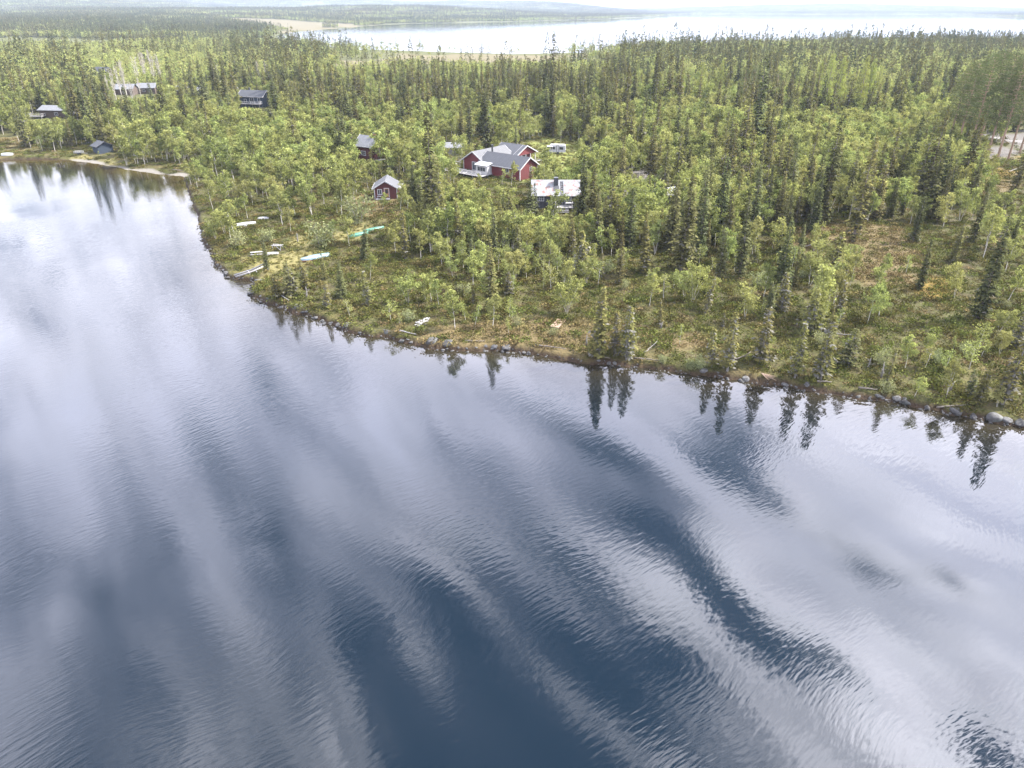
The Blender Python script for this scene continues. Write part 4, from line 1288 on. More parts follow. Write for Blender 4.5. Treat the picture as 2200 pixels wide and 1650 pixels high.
# low heath plants
def tuft(seed, mat, n, rad, hgt, ls):
    g = np.random.default_rng(seed)
    P = np.stack([g.normal(0, rad, n), g.normal(0, rad, n), g.uniform(0, hgt, n)], 1)
    d = unit(np.stack([g.normal(0, 1, n), g.normal(0, 1, n), g.uniform(.1, 1.4, n)], 1)); w = unit(np.cross(d, g.normal(0, 1, (n, 3))))
    ln = ls * g.uniform(.6, 1.4, n)
    return leaf_mesh("heath_tuft", P, d * ln[:, None], w * (ln * .32)[:, None], P[:, 2] / hgt * .6 + g.uniform(0, .4, n), [mat])  # tone is darker at the foot of the tuft, lighter higher up


M['dry_leaf'] = foliage('dry_leaf', (.075, .060, .027), (.165, .130, .060), .4, .1)
M['grass_leaf'] = foliage('grass_leaf', (.085, .08, .028), (.20, .18, .07), .4, .2)
tl = library("heath_library", [tuft(800 + i, M['heath_leaf'], 70, .38, .38, .20) for i in range(4)] + [tuft(810 + i, M['dry_leaf'], 60, .36, .28, .20) for i in range(2)] + [tuft(820 + i, M['grass_leaf'], 60, .25, .3, .30) for i in range(2)])
hx, hy = scatter(.95, 70, 300, 44)
hzv, hd, hd1, _ = height(hx, hy, True)
hp = .58 + .5 * sstep(.4, .65, fbm(hx * .3, hy * .3, 91, 3))
mead = np.maximum(mask_val("meadow", hx, hy), mask_val("lawn", hx, hy)); brn = mask_val("brown", hx, hy)
hp *= (hd > .5) * (1 - np.maximum(mask_val("sand", hx, hy), mask_val("gravel", hx, hy)))
hr = np.hypot(hx, hy)
hp *= np.where(hr > 160, .55, 1)
okh = RNG.random(len(hx)) < hp
hi_ = np.where(RNG.random(len(hx)) < brn * .6 + .08, 4 + RNG.integers(0, 2, len(hx)), RNG.integers(0, 4, len(hx)))
hi_ = np.where(RNG.random(len(hx)) < mead * .95, 6 + RNG.integers(0, 2, len(hx)), hi_)
hs = RNG.uniform(.6, 1.5, len(hx))
hs = np.where(mead > .5, hs * .6, hs)
stand("heath_plants", "low dwarf shrubs and dry grass covering the lakeside heath", "ground cover", tl, np.stack([hx, hy, hzv - .04], 1)[okh], np.stack([hs, hs, hs * RNG.uniform(.7, 1.2, len(hx))], 1)[okh], RNG.uniform(0, 6.28, len(hx))[okh], hi_[okh])
HAZE = True
# ------------------------------------------------------------------ buildings
def gable(wall, roof, trim, x0, x1, y0, y1, he, hr, ov=.45, along='x', t=.14, zb=0.0, ov2=None, T=None, corners=True):
    """walls, roof and white edge boards of one gabled block; ridge along x or y"""
    ov2 = ov if ov2 is None else ov2
    for b in (wall, roof, trim):
        if b is not None and T is not None: b.T = T
    if along == 'x':
        ym = (y0 + y1) / 2; sl = (hr - he) / ((y1 - y0) / 2)
        wall.prism_x([(y0, zb), (y1, zb), (y1, he), (ym, hr), (y0, he)], x0, x1)
        ze = he - ov * sl
        prof = [(y0 - ov, ze), (ym, hr), (y1 + ov, ze), (y1 + ov, ze + t), (ym, hr + t), (y0 - ov, ze + t)]
        roof.prism_x([(a, b + .01) for a, b in prof], x0 - ov2, x1 + ov2)
        if trim is not None:
            for xe in (x0 - ov2 - .03, x1 + ov2 + .03):
                for ys, yy in ((y0 - ov - .02, ym), (y1 + ov + .02, ym)):
                    trim.beam((xe, ys, ze + .02), (xe, yy, hr + .05), .05, .24)
            for ye in (y0 - ov - .03, y1 + ov + .03): trim.beam((x0 - ov2, ye, ze + .04), (x1 + ov2, ye, ze + .04), .05, .18)
    else:
        xm = (x0 + x1) / 2; sl = (hr - he) / ((x1 - x0) / 2)
        wall.prism_y([(x0, zb), (x1, zb), (x1, he), (xm, hr), (x0, he)], y0, y1)
        ze = he - ov * sl
        prof = [(x0 - ov, ze), (xm, hr), (x1 + ov, ze), (x1 + ov, ze + t), (xm, hr + t), (x0 - ov, ze + t)]
        roof.prism_y([(a, b + .01) for a, b in prof], y0 - ov2, y1 + ov2)
        if trim is not None:
            for ye in (y0 - ov2 - .03, y1 + ov2 + .03):
                for xs in (x0 - ov - .02, x1 + ov + .02):
                    trim.beam((xs, ye, ze + .02), (xm, ye, hr + .05), .05, .24)
            for xe in (x0 - ov - .03, x1 + ov + .03): trim.beam((xe, y0 - ov2, ze + .04), (xe, y1 + ov2, ze + .04), .05, .18)
    if trim is not None and corners:
        for xx in (x0, x1):
            for yy in (y0, y1): trim.box(xx - .09, xx + .09, yy - .09, yy + .09, zb + .05, he - .08)


def window(parent, c, face, w, h, nx=2, ny=1, fw=.10, mat='white_paint', name='window', glass='glass', T=None):
    """a window set proud of its wall; c = bottom centre on the wall, face = outward direction in the house's frame"""
    f = Vector(face).normalized(); r = Vector((-f.y, f.x, 0)); u = Vector((0, 0, 1)); c = Vector(c)
    if T is None: T = Matrix()
    def P(a, b, d): return c + r * a + u * b + f * d
    def bar(mb, a0, a1, b0, b1, d0, d1):
        vs = [P(a0, b0, d0), P(a1, b0, d0), P(a1, b1, d0), P(a0, b1, d0), P(a0, b0, d1), P(a1, b0, d1), P(a1, b1, d1), P(a0, b1, d1)]
        mb.add(vs, [(3, 2, 1, 0), (4, 5, 6, 7), (0, 1, 5, 4), (1, 2, 6, 5), (2, 3, 7, 6), (3, 0, 4, 7)])
    g = MB(T); bar(g, -w / 2, w / 2, 0, h, .005, .03)
    win = g.build(name, M[glass], parent)
    m = MB(T)
    bar(m, -w / 2 - fw, -w / 2, -fw, h + fw, .0, .07); bar(m, w / 2, w / 2 + fw, -fw, h + fw, .0, .07)
    bar(m, -w / 2, w / 2, -fw, 0, .0, .07); bar(m, -w / 2, w / 2, h, h + fw, .0, .07)
    for i in range(1, nx):
        a = -w / 2 + w * i / nx; bar(m, a - fw * .3, a + fw * .3, 0, h, .031, .055)
    for i in range(1, ny):
        b = h * i / ny; bar(m, -w / 2, w / 2, b - fw * .28, b + fw * .28, .031, .053)
    m.build('frame', M[mat], win)
    return win


def door(parent, c, face, w, h, mat='door_brown', frame='white_paint', glazed=True, T=None):
    f = Vector(face).normalized(); r = Vector((-f.y, f.x, 0)); u = Vector((0, 0, 1)); c = Vector(c)
    if T is None: T = Matrix()
    def bar(mb, a0, a1, b0, b1, d0, d1):
        P = lambda a, b, d: c + r * a + u * b + f * d
        vs = [P(a0, b0, d0), P(a1, b0, d0), P(a1, b1, d0), P(a0, b1, d0), P(a0, b0, d1), P(a1, b0, d1), P(a1, b1, d1), P(a0, b1, d1)]
        mb.add(vs, [(3, 2, 1, 0), (4, 5, 6, 7), (0, 1, 5, 4), (1, 2, 6, 5), (2, 3, 7, 6), (3, 0, 4, 7)])
    b = MB(T); bar(b, -w / 2, w / 2, 0, h, .005, .04); d = b.build('door', M[mat], parent)
    m = MB(T); bar(m, -w / 2 - .1, -w / 2, 0, h + .1, 0, .07); bar(m, w / 2, w / 2 + .1, 0, h + .1, 0, .07); bar(m, -w / 2, w / 2, h, h + .1, 0, .07)
    m.build('frame', M[frame], d)
    if glazed:
        g = MB(T); bar(g, -w * .3, w * .3, h * .45, h * .9, .042, .055); g.build('pane', M['glass'], d)
    k = MB(T); bar(k, w * .34, w * .42, h * .46, h * .5, .042, .09); k.build('handle', M['dark_metal'], d)
    return d


def railing(mb, pts, z, h=.95, post=.09, braces=True, seg=1.7):
    """white railing: posts, rails and crossed braces along a line"""
    for a, b in zip(pts[:-1], pts[1:]):
        a, b = Vector((*a, z)), Vector((*b, z)); Ln = (b - a).length; n = max(1, round(Ln / seg))
        for i in range(n + 1):
            p = a.lerp(b, i / n); mb.beam(p, p + Vector((0, 0, h - .045)), post)
        mb.beam(a + Vector((0, 0, h)), b + Vector((0, 0, h)), .12, .07); mb.beam(a + Vector((0, 0, .16)), b + Vector((0, 0, .16)), .05, .08)
        if braces:
            for i in range(n):
                p, q = a.lerp(b, (i + .03) / n), a.lerp(b, (i + .97) / n)
                mb.beam(p + Vector((0, 0, .2)), q + Vector((0, 0, h - .08)), .04, .07); mb.beam(p + Vector((0, 0, h - .08)), q + Vector((0, 0, .2)), .045, .07)


# --- black cabin with the rusty roof
p = at(1193, 449)
black = thing("black_cabin", "black timber cabin under a pale rust-streaked metal roof with a small deck", "cabin", p, R(-1.0))
W, Rf = MB(), MB()
gable(W, Rf, None, -4.7, 4.9, 0, 7.4, 3.05, 5.25, .5, 'x', .1, -.4)
W.build('wall', M['black_paint'], black); rf = Rf.build('roof', M['rusty_metal'], black)
MB().box(-.35, .55, 2.1, 3.2, 3.6, 6.05).build('chimney', M['dark_metal'], rf)
fl = MB(); sl = math.atan2(2.2, 3.7)
for a, b, c, d, nm, mt in ((-.45, .75, .75, 2.1, 'flashing', 'dark_metal'),):
    fl.add([(x, y, 3.05 + y * 2.2 / 3.7 + .14 + up) for up in (0, .03) for x, y in ((a, c), (b, c), (b, d), (a, d))], [(3, 2, 1, 0), (4, 5, 6, 7), (0, 1, 5, 4), (1, 2, 6, 5), (2, 3, 7, 6), (3, 0, 4, 7)])
fl.build('flashing', M['dark_metal'], rf)
ld = MB()
zr = lambda y: 3.05 + y * 2.2 / 3.7 + .2
for x in (1.15, 1.62): ld.beam((x, -.4, zr(-.4)), (x, 3.3, zr(3.3)), .06)
for i in range(8):
    y = -.2 + i * .46; ld.beam((1.15, y, zr(y)), (1.62, y, zr(y)), .2, .05)
ld.build('roof_ladder', M['dark_metal'], rf)
window(black, (-3.2, 0, 1.75), (0, -1, 0), 1.35, .8, 3, 2)
window(black, (2.55, 0, 1.75), (0, -1, 0), 1.35, .8, 3, 2)
door(black, (.95, 0, .95), (0, -1, 0), .85, 1.95, 'black_paint', 'grey_wood')
dk = MB().box(-.1, 3.6, -2.6, -.03, .78, .9)
for x in (-.05, 1.15, 2.35, 3.5): dk.box(x, x + .1, -2.56, -2.46, -.5, .77)
dk.build('deck', M['grey_wood'], black)
st = MB()
for i in range(3): st.box(.0, 2.7, -2.95 - .32 * i, -2.65 - .32 * i, .62 - .22 * i, .67 - .22 * i)
st.build('steps', M['grey_wood'], black)
rl = MB(); railing(rl, [(-.02, -2.5), (-.02, -1.2)], .905, .9, braces=False); railing(rl, [(3.5, -2.5), (3.5, -.1)], .905, .9, braces=False); railing(rl, [(1.9, -2.5), (3.5, -2.5)], .905, .9, braces=False)
rl.build('railing', M['grey_wood'], black)
hd = MB(); hd.beam((-4.6, -1.2, .9), (-3.3, -1.2, .9), .06); hd.beam((-4.6, -1.2, .9), (-3.0, -2.0, -.3), .06); hd.beam((-4.6, -1.2, .9), (-4.6, -1.2, -.4), .07)
hd.build('handrail', M['pale_plank'], black)
tb = thing("garden_table", "pale wooden table standing on the black cabin's deck", "table", black.matrix_basis @ Vector((2.75, -1.25, .905)), R(-3))
MB().box(-.65, .65, -.38, .38, .68, .74).build('tabletop', M['pale_plank'], tb)
for sx in (-.55, .55):
    for sy in (-.3, .3): MB().box(sx - .04, sx + .04, sy - .04, sy + .04, 0, .679).build('leg', M['grey_wood'], tb)

# --- red L-shaped house
p = at(1117, 389)
red = thing("red_house", "large red timber house with two slate roofs, white trim and a railed deck", "house", p, R(-39))
W, R1, R2, Tm = MB(), MB(), MB(), MB()
gable(W, R1, Tm, -19.4, -12.3, .6, 12.6, 3.1, 5.3, .6, 'y', .14, -.4)
gable(W, R2, Tm, -13.2, 0, 0.0, 7.0, 3.1, 5.2, .55, 'x', .14, -.4)
wall = W.build('wall', M['red_paint'], red); R1.build('roof', M['slate_roof_y'], red); r2 = R2.build('roof', M['slate_roof'], red)
Tm.box(-16.1, -15.6, 12.72, 12.8, 5.1, 5.2)
Tm.build('trim', M['white_paint'], red)
ch = MB(); ch.tube([(-13.4, 5.2, 4.1), (-13.4, 5.2, 6.6)], [.24, .24], 10); ch.tube([(-13.4, 5.2, 6.6), (-13.4, 5.2, 6.75)], [.34, .3], 10)
ch.build('chimney', M['dark_metal'], red)
Tv = MB(); Tv.beam((-12.35, 1.1, 3.75), (-12.75, 3.5, 5.3), .16, .08); Tv.build('valley_board', M['white_paint'], red)
window(red, (-15.4, .6, .75), (0, -1, 0), 1.9, 1.9, 2, 1, .14)
window(red, (0, 4.4, 1.9), (1, 0, 0), .75, .85, 1, 2, .12)
window(red, (-4.2, 0, 1.3), (0, -1, 0), 1.1, 1.15, 2, 1, .12)
pw, pr = MB(), MB()
pw.box(-12.9, -9.2, -1.9, -.02, .35, 2.75); pr.add([(-13.2, -2.3, 2.76), (-8.9, -2.3, 2.76), (-8.9, .0, 3.25), (-13.2, .0, 3.25), (-13.2, -2.3, 2.86), (-8.9, -2.3, 2.86), (-8.9, .0, 3.35), (-13.2, .0, 3.35)], [(3, 2, 1, 0), (4, 5, 6, 7), (0, 1, 5, 4), (1, 2, 6, 5), (2, 3, 7, 6), (3, 0, 4, 7)])
po = pw.build('porch', M['white_paint'], red); pr.build('porch_roof', M['caravan_white'], po)
window(red, (-11.05, -1.9, 1.35), (0, -1, 0), 2.6, 1.0, 3, 1, .1, name='porch_window')
dk = MB(); dk.box(-22.0, -9.0, -4.6, .55, .50, .62)
for x in (-21.9, -18.5, -15, -12, -9.2): dk.box(x, x + .14, -4.5, -4.36, -.9, .495)
dk.build('deck', M['grey_wood'], red)
rl = MB(); railing(rl, [(-9.1, -4.5), (-21.9, -4.5), (-21.9, .5)], .625, 1.0, .11); rl.build('railing', M['white_paint'], red)
sd = MB()
for i in range(4): sd.beam((-21.6, -.4 + .0 * i, .63 + .0), (-21.6, -.4, 2.4), .1)
sd.beam((-21.6, -.4, 2.4), (-19.5, -.4, 2.4), .1); sd.build('trellis', M['white_paint'], red)

# --- second red house behind
p = at(1150, 348)
red2 = thing("red_guest_house", "smaller red house with an open white-posted porch behind the red L-shaped house", "house", p, R(-39))
W, Rf, Tm = MB(), MB(), MB()
gable(W, Rf, Tm, -8.0, -1.4, -8.6, 0, 2.9, 4.9, .5, 'x', .14, -.3, corners=False)
W.prism_x([(-8.6, 2.62), (0, 2.62), (0, 2.95), (-4.3, 4.85), (-8.6, 2.95)], -.06, .06)
W.build('wall', M['red_paint'], red2)
Rf2 = MB(); ym, he, hr = -4.3, 2.9, 4.9; slp = 2.0 / 4.3
ze = he - .5 * slp
Rf.prism_x([(-9.1, ze + .01), (ym, hr + .01), (.5, ze + .01), (.5, ze + .15), (ym, hr + .15), (-9.1, ze + .15)], -.895, .5)
Rf.build('roof', M['slate_roof'], red2)
for ys in (-9.12, .52): Tm.beam((.54, ys, ze + .02), (.54, ym, hr + .05), .05, .26)
Tm.build('trim', M['white_paint'], red2)
for y in (-8.5, -6.3, -4.3, -2.3, -.1): MB().box(-.08, .08, y - .08, y + .08, -.2, 2.61).build('post', M['white_paint'], red2)
MB().box(-1.36, .3, -8.6, 0, -.35, .12).build('porch_floor', M['grey_wood'], red2)
door(red2, (-1.4, -3.4, .13), (1, 0, 0), 1.5, 2.05, 'black_paint', 'white_paint')
window(red2, (-1.4, -6.4, .9), (1, 0, 0), 1.1, 1.1, 2, 1)
rl = MB(); railing(rl, [(.25, -.05), (2.2, -.05), (2.2, -2.6)], -.1, .95, .09, False); rl.build('railing', M['white_paint'], red2)
sc_ = thing("garden_chair", "pinkish cushioned chair on the grass by the porch", "chair", red2.matrix_basis @ Vector((2.9, .9, -.1)), R(-50))
MB().box(-.3, .3, -.3, .3, .38, .5).build('seat', M['cushion'], sc_)
MB().box(-.3, .3, .24, .34, .505, 1.0).build('backrest', M['cushion'], sc_)
for sx in (-.26, .26):
    for sy in (-.26, .26): MB().box(sx - .03, sx + .03, sy - .03, sy + .03, -.1, .379).build('leg', M['pale_plank'], sc_)

# --- small red hut
p = at(806, 428)
hut = thing("red_hut", "small red hut with slate gable roof, white window and a grey step deck", "hut", p, R(4))
W, Rf, Tm = MB(), MB(), MB()
gable(W, Rf, Tm, 0, 5.0, 0, 5.6, 2.55, 4.0, .5, 'y', .12, -.3)
W.build('wall', M['red_paint_dark'], hut); Rf.build('roof', M['slate_roof_y'], hut); Tm.build('trim', M['white_paint'], hut)
window(hut, (1.15, 0, 1.05), (0, -1, 0), .8, 1.05, 2, 1, .13)
door(hut, (2.7, 0, .4), (0, -1, 0), .95, 1.95)
MB().box(.3, 3.4, -1.45, -.03, .12, .3).build('deck', M['grey_wood'], hut)
lt = MB(); lt.box(5.05, 6.1, .2, 5.4, 2.2, 2.3); lt.box(5.98, 6.08, .22, .34, -.3, 2.199); lt.build('lean_to', M['grey_wood'], hut)
bn = thing("small_bench", "white bench under the window of the small red hut", "bench", hut.matrix_basis @ Vector((1.2, -.55, .302)), R(4))
MB().box(-.65, .65, -.2, .2, .42, .47).build('seat', M['white_paint'], bn)
for sx in (-.5, .5): MB().box(sx - .03, sx + .03, -.17, .17, 0, .419).build('leg', M['white_paint'], bn)

# --- red cabin with brick chimney
p = at(801, 347)
cab = thing("red_chimney_cabin", "tall red cabin with pale metal roof and a brick chimney among birches", "cabin", p, R(-33))
W, Rf, Tm = MB(), MB(), MB()
gable(W, Rf, Tm, -6.4, 0, 0, 5.8, 4.1, 6.3, .45, 'x', .1, -.5, corners=False)
W.build('wall', M['red_paint_dark'], cab); rf = Rf.build('roof', M['grey_metal'], cab); Tm.build('trim', M['white_paint'], cab)
c_ = MB(); c_.box(-1.9, -.9, 2.9, 3.7, 5.6, 7.0); ck = c_.build('chimney', M['brick'], rf)
MB().box(-2.0, -.8, 2.8, 3.8, 7.003, 7.25).build('chimney_cap', M['dark_metal'], ck)
window(cab, (-3.3, 0, 1.5), (0, -1, 0), 1.5, .95, 3, 2, .14); window(cab, (0, 2.9, 3.6), (1, 0, 0), .9, 1.0, 2, 2, .14)
ln = MB(); ln.box(-8.4, -6.42, .8, 4.6, -.4, 2.5); ln.build('annex', M['red_paint_dark'], cab)
MB().add([(-8.8, .5, 2.51), (-6.41, .5, 3.3), (-6.41, 4.9, 3.3), (-8.8, 4.9, 2.51), (-8.8, .5, 2.61), (-6.41, .5, 3.4), (-6.41, 4.9, 3.4), (-8.8, 4.9, 2.61)], [(3, 2, 1, 0), (4, 5, 6, 7), (0, 1, 5, 4), (1, 2, 6, 5), (2, 3, 7, 6), (3, 0, 4, 7)]).build('annex_roof', M['grey_metal'], cab)
MB().box(.05, 2.0, .5, 4.5, .2, .32).build('deck', M['pale_plank'], cab)


def plain_cabin(name, label, px, py, rot, Lx, Wy, he, hr, wall, roof, trim=None, win=(), chim=None, deck=None, dx=0.0):
    """one of the half-hidden cabins: walls, roof, windows, the deck where one shows"""
    p = at(px, py)
    e = thing(name, label, "cabin", p, R(rot))
    W, Rf = MB(), MB(); Tm = MB() if trim else None
    gable(W, Rf, Tm, -Lx / 2, Lx / 2, 0, Wy, he, hr, .5, 'x', .12, -.6, corners=False)
    W.build('wall', M[wall], e); rf = Rf.build('roof', M[roof], e)
    if Tm: Tm.build('trim', M[trim], e)
    for x, z, w, h, nx in win: window(e, (x, 0, z), (0, -1, 0), w, h, nx, 1, .12)
    if chim: MB().box(chim - .3, chim + .3, Wy / 2 + .3, Wy / 2 + .9, hr - .6, hr + 1.0).build('chimney', M['dark_metal'], rf)
    if deck:
        x0, x1, dz, mat = deck
        MB().box(x0, x1, -2.6, -.03, dz - .14, dz).build('deck', M['grey_wood'], e)
        rl = MB(); railing(rl, [(x0, -.1), (x0, -2.5), (x1, -2.5), (x1, -.1)], dz + .005, .95, .1, True, 2.2); rl.build('railing', M[mat], e)
        sk = MB()
        for x in np.linspace(x0 + .1, x1 - .1, 4): sk.box(x - .07, x + .07, -2.45, -2.31, -1.2, dz - .145)
        sk.build('deck_post', M['grey_wood'], e)
    return e


plain_cabin("navy_house", "dark navy house with slate roof, chimney and white-railed deck on the wooded rise", 541, 231, -14, 11.6, 7.0, 4.6, 6.6, 'navy_paint', 'slate_roof', 'white_paint', [(.6, 2.2, 1.9, 1.7, 2), (4.0, 1.9, .9, 2.0, 1), (-2.6, 2.3, 1.0, 1.0, 1)], -2.4, (-4.6, 5.4, 1.7, 'white_paint'))
plain_cabin("brown_cabin", "low brown timber cabin with patched grey roof and a pale deck", 116, 254, -8, 11.5, 6.5, 3.0, 4.3, 'brown_wood', 'grey_metal', None, [(1.5, 1.2, 1.3, .9, 2)], None, (-9.0, -3.2, .9, 'pale_plank'))
plain_cabin("grey_roofed_cabin", "brown cabin with weathered grey roof behind leafless birches, the longer one", 315, 202, 6, 8.6, 7.0, 2.9, 4.7, 'brown_wood', 'grey_metal', None, [(-1, 1.1, 1.1, .9, 2), (2, 1.1, 1.1, .9, 2)])
plain_cabin("grey_roofed_cabin", "brown cabin with pale patched roof beside the longer grey-roofed cabin", 268, 205, 6, 8.2, 7.0, 2.9, 4.7, 'brown_wood', 'grey_metal', None, [(0, 1.1, 1.1, .9, 2)])
plain_cabin("blue_grey_house", "tall blue-grey house half hidden by spruces behind the grey-roofed cabins", 216, 176, -20, 9.5, 7.5, 5.0, 7.6, 'slate_roof', 'slate_roof', None, [(0, 2.6, 1.0, 1.0, 1)])
plain_cabin("dark_hillside_cabin", "small dark cabin with pale gable boards right of the grey-roofed cabins", 426, 203, -60, 6.0, 6.0, 2.8, 4.6, 'black_paint', 'grey_metal', 'white_paint', [(0, 1.2, 1.0, 1.0, 1)])
plain_cabin("white_post_cabin", "brown cabin with white corner boards right of the leafless birches", 388, 206, -8, 6.0, 5.5, 2.8, 4.4, 'brown_wood', 'grey_metal', 'white_paint', [(1, 1.2, 1.0, 1.0, 1)])
plain_cabin("edge_cabin", "grey cabin with a flat roof at the edge of the wood", 6, 198, -5, 7.0, 5.5, 2.6, 3.3, 'grey_wood', 'slate_roof', None, [(1, 1.1, 1.2, .9, 2)])
plain_cabin("grey_shed", "grey metal-roofed shed half hidden by trees behind the red house", 972, 334, 4, 6.2, 4.6, 2.3, 3.3, 'grey_wood', 'grey_metal', None, [])
plain_cabin("black_boathouse", "small black boathouse with slate roof by the sandy beach", 207, 329.5, -42, 4.0, 4.4, 2.2, 3.3, 'navy_paint', 'slate_roof', None, [])
plain_cabin("dark_hut", "dark open-fronted hut with a grey roof by the gravel yard", 1436, 443, 24, 4.2, 3.8, 2.6, 3.5, 'black_paint', 'grey_metal', 'white_paint', [])

# --- caravan
p = at(1197, 331)
cv = thing("caravan", "white caravan parked on the lawn behind the black cabin", "caravan", p, R(-6))
b = MB(); prof = [(-2.3, .5), (2.3, .5), (2.45, 1.0), (2.3, 2.3), (2.0, 2.55), (-2.0, 2.55), (-2.35, 2.2), (-2.45, 1.0)]
b.prism_y(prof, 0, 2.1); b.build('body', M['caravan_white'], cv)
window(cv, (1.2, 0, 1.35), (0, -1, 0), 1.0, .6, 1, 1, .05, 'rubber'); window(cv, (-1.2, 0, 1.35), (0, -1, 0), 1.0, .6, 1, 1, .05, 'rubber')
door(cv, (.1, 0, .6), (0, -1, 0), .6, 1.75, 'caravan_white', 'rubber', False)
for y in (-.02, 1.9): MB().tube([(.2, y, .32), (.2, y + .2, .32)], [.32, .32], 14).build('wheel', M['rubber'], cv)
h_ = MB(); h_.beam((-2.45, .5, .5), (-3.5, 1.05, .5), .07); h_.beam((-2.45, 1.6, .5), (-3.5, 1.05, .5), .07); h_.build('drawbar', M['dark_metal'], cv)
aw = thing("awning_frame", "dark awning with a white frame beside the white caravan", "awning", at(1180, 331), R(-6))
MB().box(-.9, .9, 0, 1.8, 2.05, 2.1).build('canopy', M['white_paint'], aw)
for x in (-.85, .85): MB().box(x - .05, x + .05, .02, .12, -.1, 2.04).build('post', M['white_paint'], aw)
MB().box(-.8, .8, 1.5, 1.6, -.1, 2.0).build('back_cloth', M['dark_metal'], aw)

# ------------------------------------------------------------------ boats
def boat(name, label, px, py, yaw, Ln, Wd, Ht, hull, rim, transom=True, group=None, cat="boat"):
    """upturned open boat: keel up, gunwale on the ground"""
    p = at(px, py, .06)
    e = thing(name, label, cat, p, R(yaw), group)
    n, m = 14, 11; vs = []; fs = []
    for i in range(n):
        t = i / (n - 1); x = (t - .5) * Ln
        wv = Wd / 2 * (math.sin(math.pi * min(1, .28 + t * .72)) ** .55 if transom else max(.03, math.sin(math.pi * (.02 + .96 * t)) ** .6))
        if transom: wv = Wd / 2 * (1 - max(0, (t - .45) / .55) ** 2.4 * .96) * (.80 + .20 * min(1, t / .4))
        hv = Ht * (.86 + .14 * math.sin(math.pi * t)); z0 = .02 + (.22 * max(0, t - .6) / .4 if transom else .12 * abs(2 * t - 1) ** 2)
        for j in range(m):
            a = math.pi * j / (m - 1)
            ca, sa = math.cos(a), math.sin(a)
            vs.append((x, wv * math.copysign(abs(ca) ** .75, ca), .0 + (hv - z0 * .3) * sa ** .7))
    for i in range(n - 1):
        for j in range(m - 1): fs.append((i * m + j, i * m + j + 1, (i + 1) * m + j + 1, (i + 1) * m + j))
    b = MB(); b.add(vs, fs); b.add([vs[j] for j in range(m)], [tuple(range(m))]); b.add([vs[(n - 1) * m + j] for j in range(m)], [tuple(range(m - 1, -1, -1))])
    b.build('hull', M[hull], e, True)
    g = MB()
    for j in (0, m - 1):
        g.tube([(vs[i * m + j][0], vs[i * m + j][1] * 1.03, .03) for i in range(n)], [.045] * n, 5)
    g.build('gunwale', M[rim], e)
    k = MB(); mid = m // 2
    k.tube([(vs[i * m + mid][0], 0, vs[i * m + mid][2] + .015) for i in range(n)], [.035] * n, 5); k.build('keel', M[hull], e)
    return e


boat("rowing_boat", "pale blue rowing boat lying upturned on the dry grass", 677, 556, 36 + 180, 5.2, 1.75, .62, 'boat_blue', 'orange_trim')
boat("green_boat", "green canoe lying upturned, the one nearer the small red hut", 803, 495, 40, 4.6, 1.05, .5, 'boat_green', 'white_paint', False, "upturned green canoes")
boat("green_boat", "green canoe lying upturned, the one nearer the lake, half behind a bush", 770, 506, 40, 4.4, 1.05, .5, 'boat_green', 'boat_green', False, "upturned green canoes")
boat("rowing_boat", "white rowing boat upturned among birches near the lake edge", 527, 484, 32, 4.3, 1.5, .55, 'boat_white', 'white_paint')
boat("dinghy", "small white dinghy upturned in grass behind the white rowing boat", 566, 471, 10, 2.2, 1.1, .45, 'boat_white', 'white_paint')
boat("dinghy", "white dinghy upturned on the bank near the edge of the picture", 17, 334, 12, 3.2, 1.5, .75, 'boat_white', 'white_paint')
boat("pram", "grey pram lying upturned by the sawhorse table", 584, 547, 20, 2.4, 1.1, .4, 'grey_wood', 'pale_plank')

# cart by the boathouse
p = at(171, 334)
ct = thing("boat_trailer", "small white-framed trailer standing beside the black boathouse", "trailer", p, R(10))
t_ = MB(); t_.box(-1.2, 1.2, -.6, .6, .5, .58); t_.build('bed', M['dark_metal'], ct)
t_ = MB(); railing(t_, [(-1.2, -.6), (1.2, -.6)], .585, .5, .07, False, 1.2); railing(t_, [(-1.2, .6), (1.2, .6)], .585, .5, .07, False, 1.2); t_.build('side_rail', M['white_paint'], ct)
for y in (-.7, .6): MB().tube([(0, y, .3), (0, y + .12, .3)], [.3, .3], 12).build('wheel', M['rubber'], ct)
MB().beam((1.2, 0, .5), (2.4, 0, .35), .07).build('drawbar', M['white_paint'], ct)

# shore furniture
p = at(553, 548)
pb = thing("plank_bench", "white plank bench by the boat landing, two boards long", "bench", p, R(16))
for y, z in ((0.0, .5), (.28, .5), (-.45, .22)): MB().box(-1.15, 1.15, y - .12, y + .12, z, z + .06).build('board', M['pale_plank'], pb)
for x in (-.9, .9): MB().box(x - .05, x + .05, -.5, .38, -.1, .219 if False else .2).build('foot', M['grey_wood'], pb)
for x in (-.9, .9): MB().box(x - .05, x + .05, -.1, .38, .201, .499).build('leg', M['grey_wood'], pb)
p = at(597, 536)
sw = thing("sawhorse_table", "grey trestle table of planks near the white plank bench", "table", p, R(-12))
for y in (-.35, .35): MB().box(-1.0, 1.0, y - .11, y + .11, .8, .86).build('board', M['pale_plank'], sw)
MB().beam((.75, -.4, .0), (-.2, -.35, .80), .1).build('brace', M['pale_plank'], sw)
for x in (-.8, .8):
    for y in (-.42, .42): MB().beam((x, y * 1.5, -.1), (x, y * .5, .78), .09).build('leg', M['grey_wood'], sw)
MB().beam((-.9, 0, .74), (.9, 0, .74), .09).build('rail', M['grey_wood'], sw)
p = at(640, 520)
po = thing("grey_post", "short weathered grey post standing alone in the heath", "post", p)
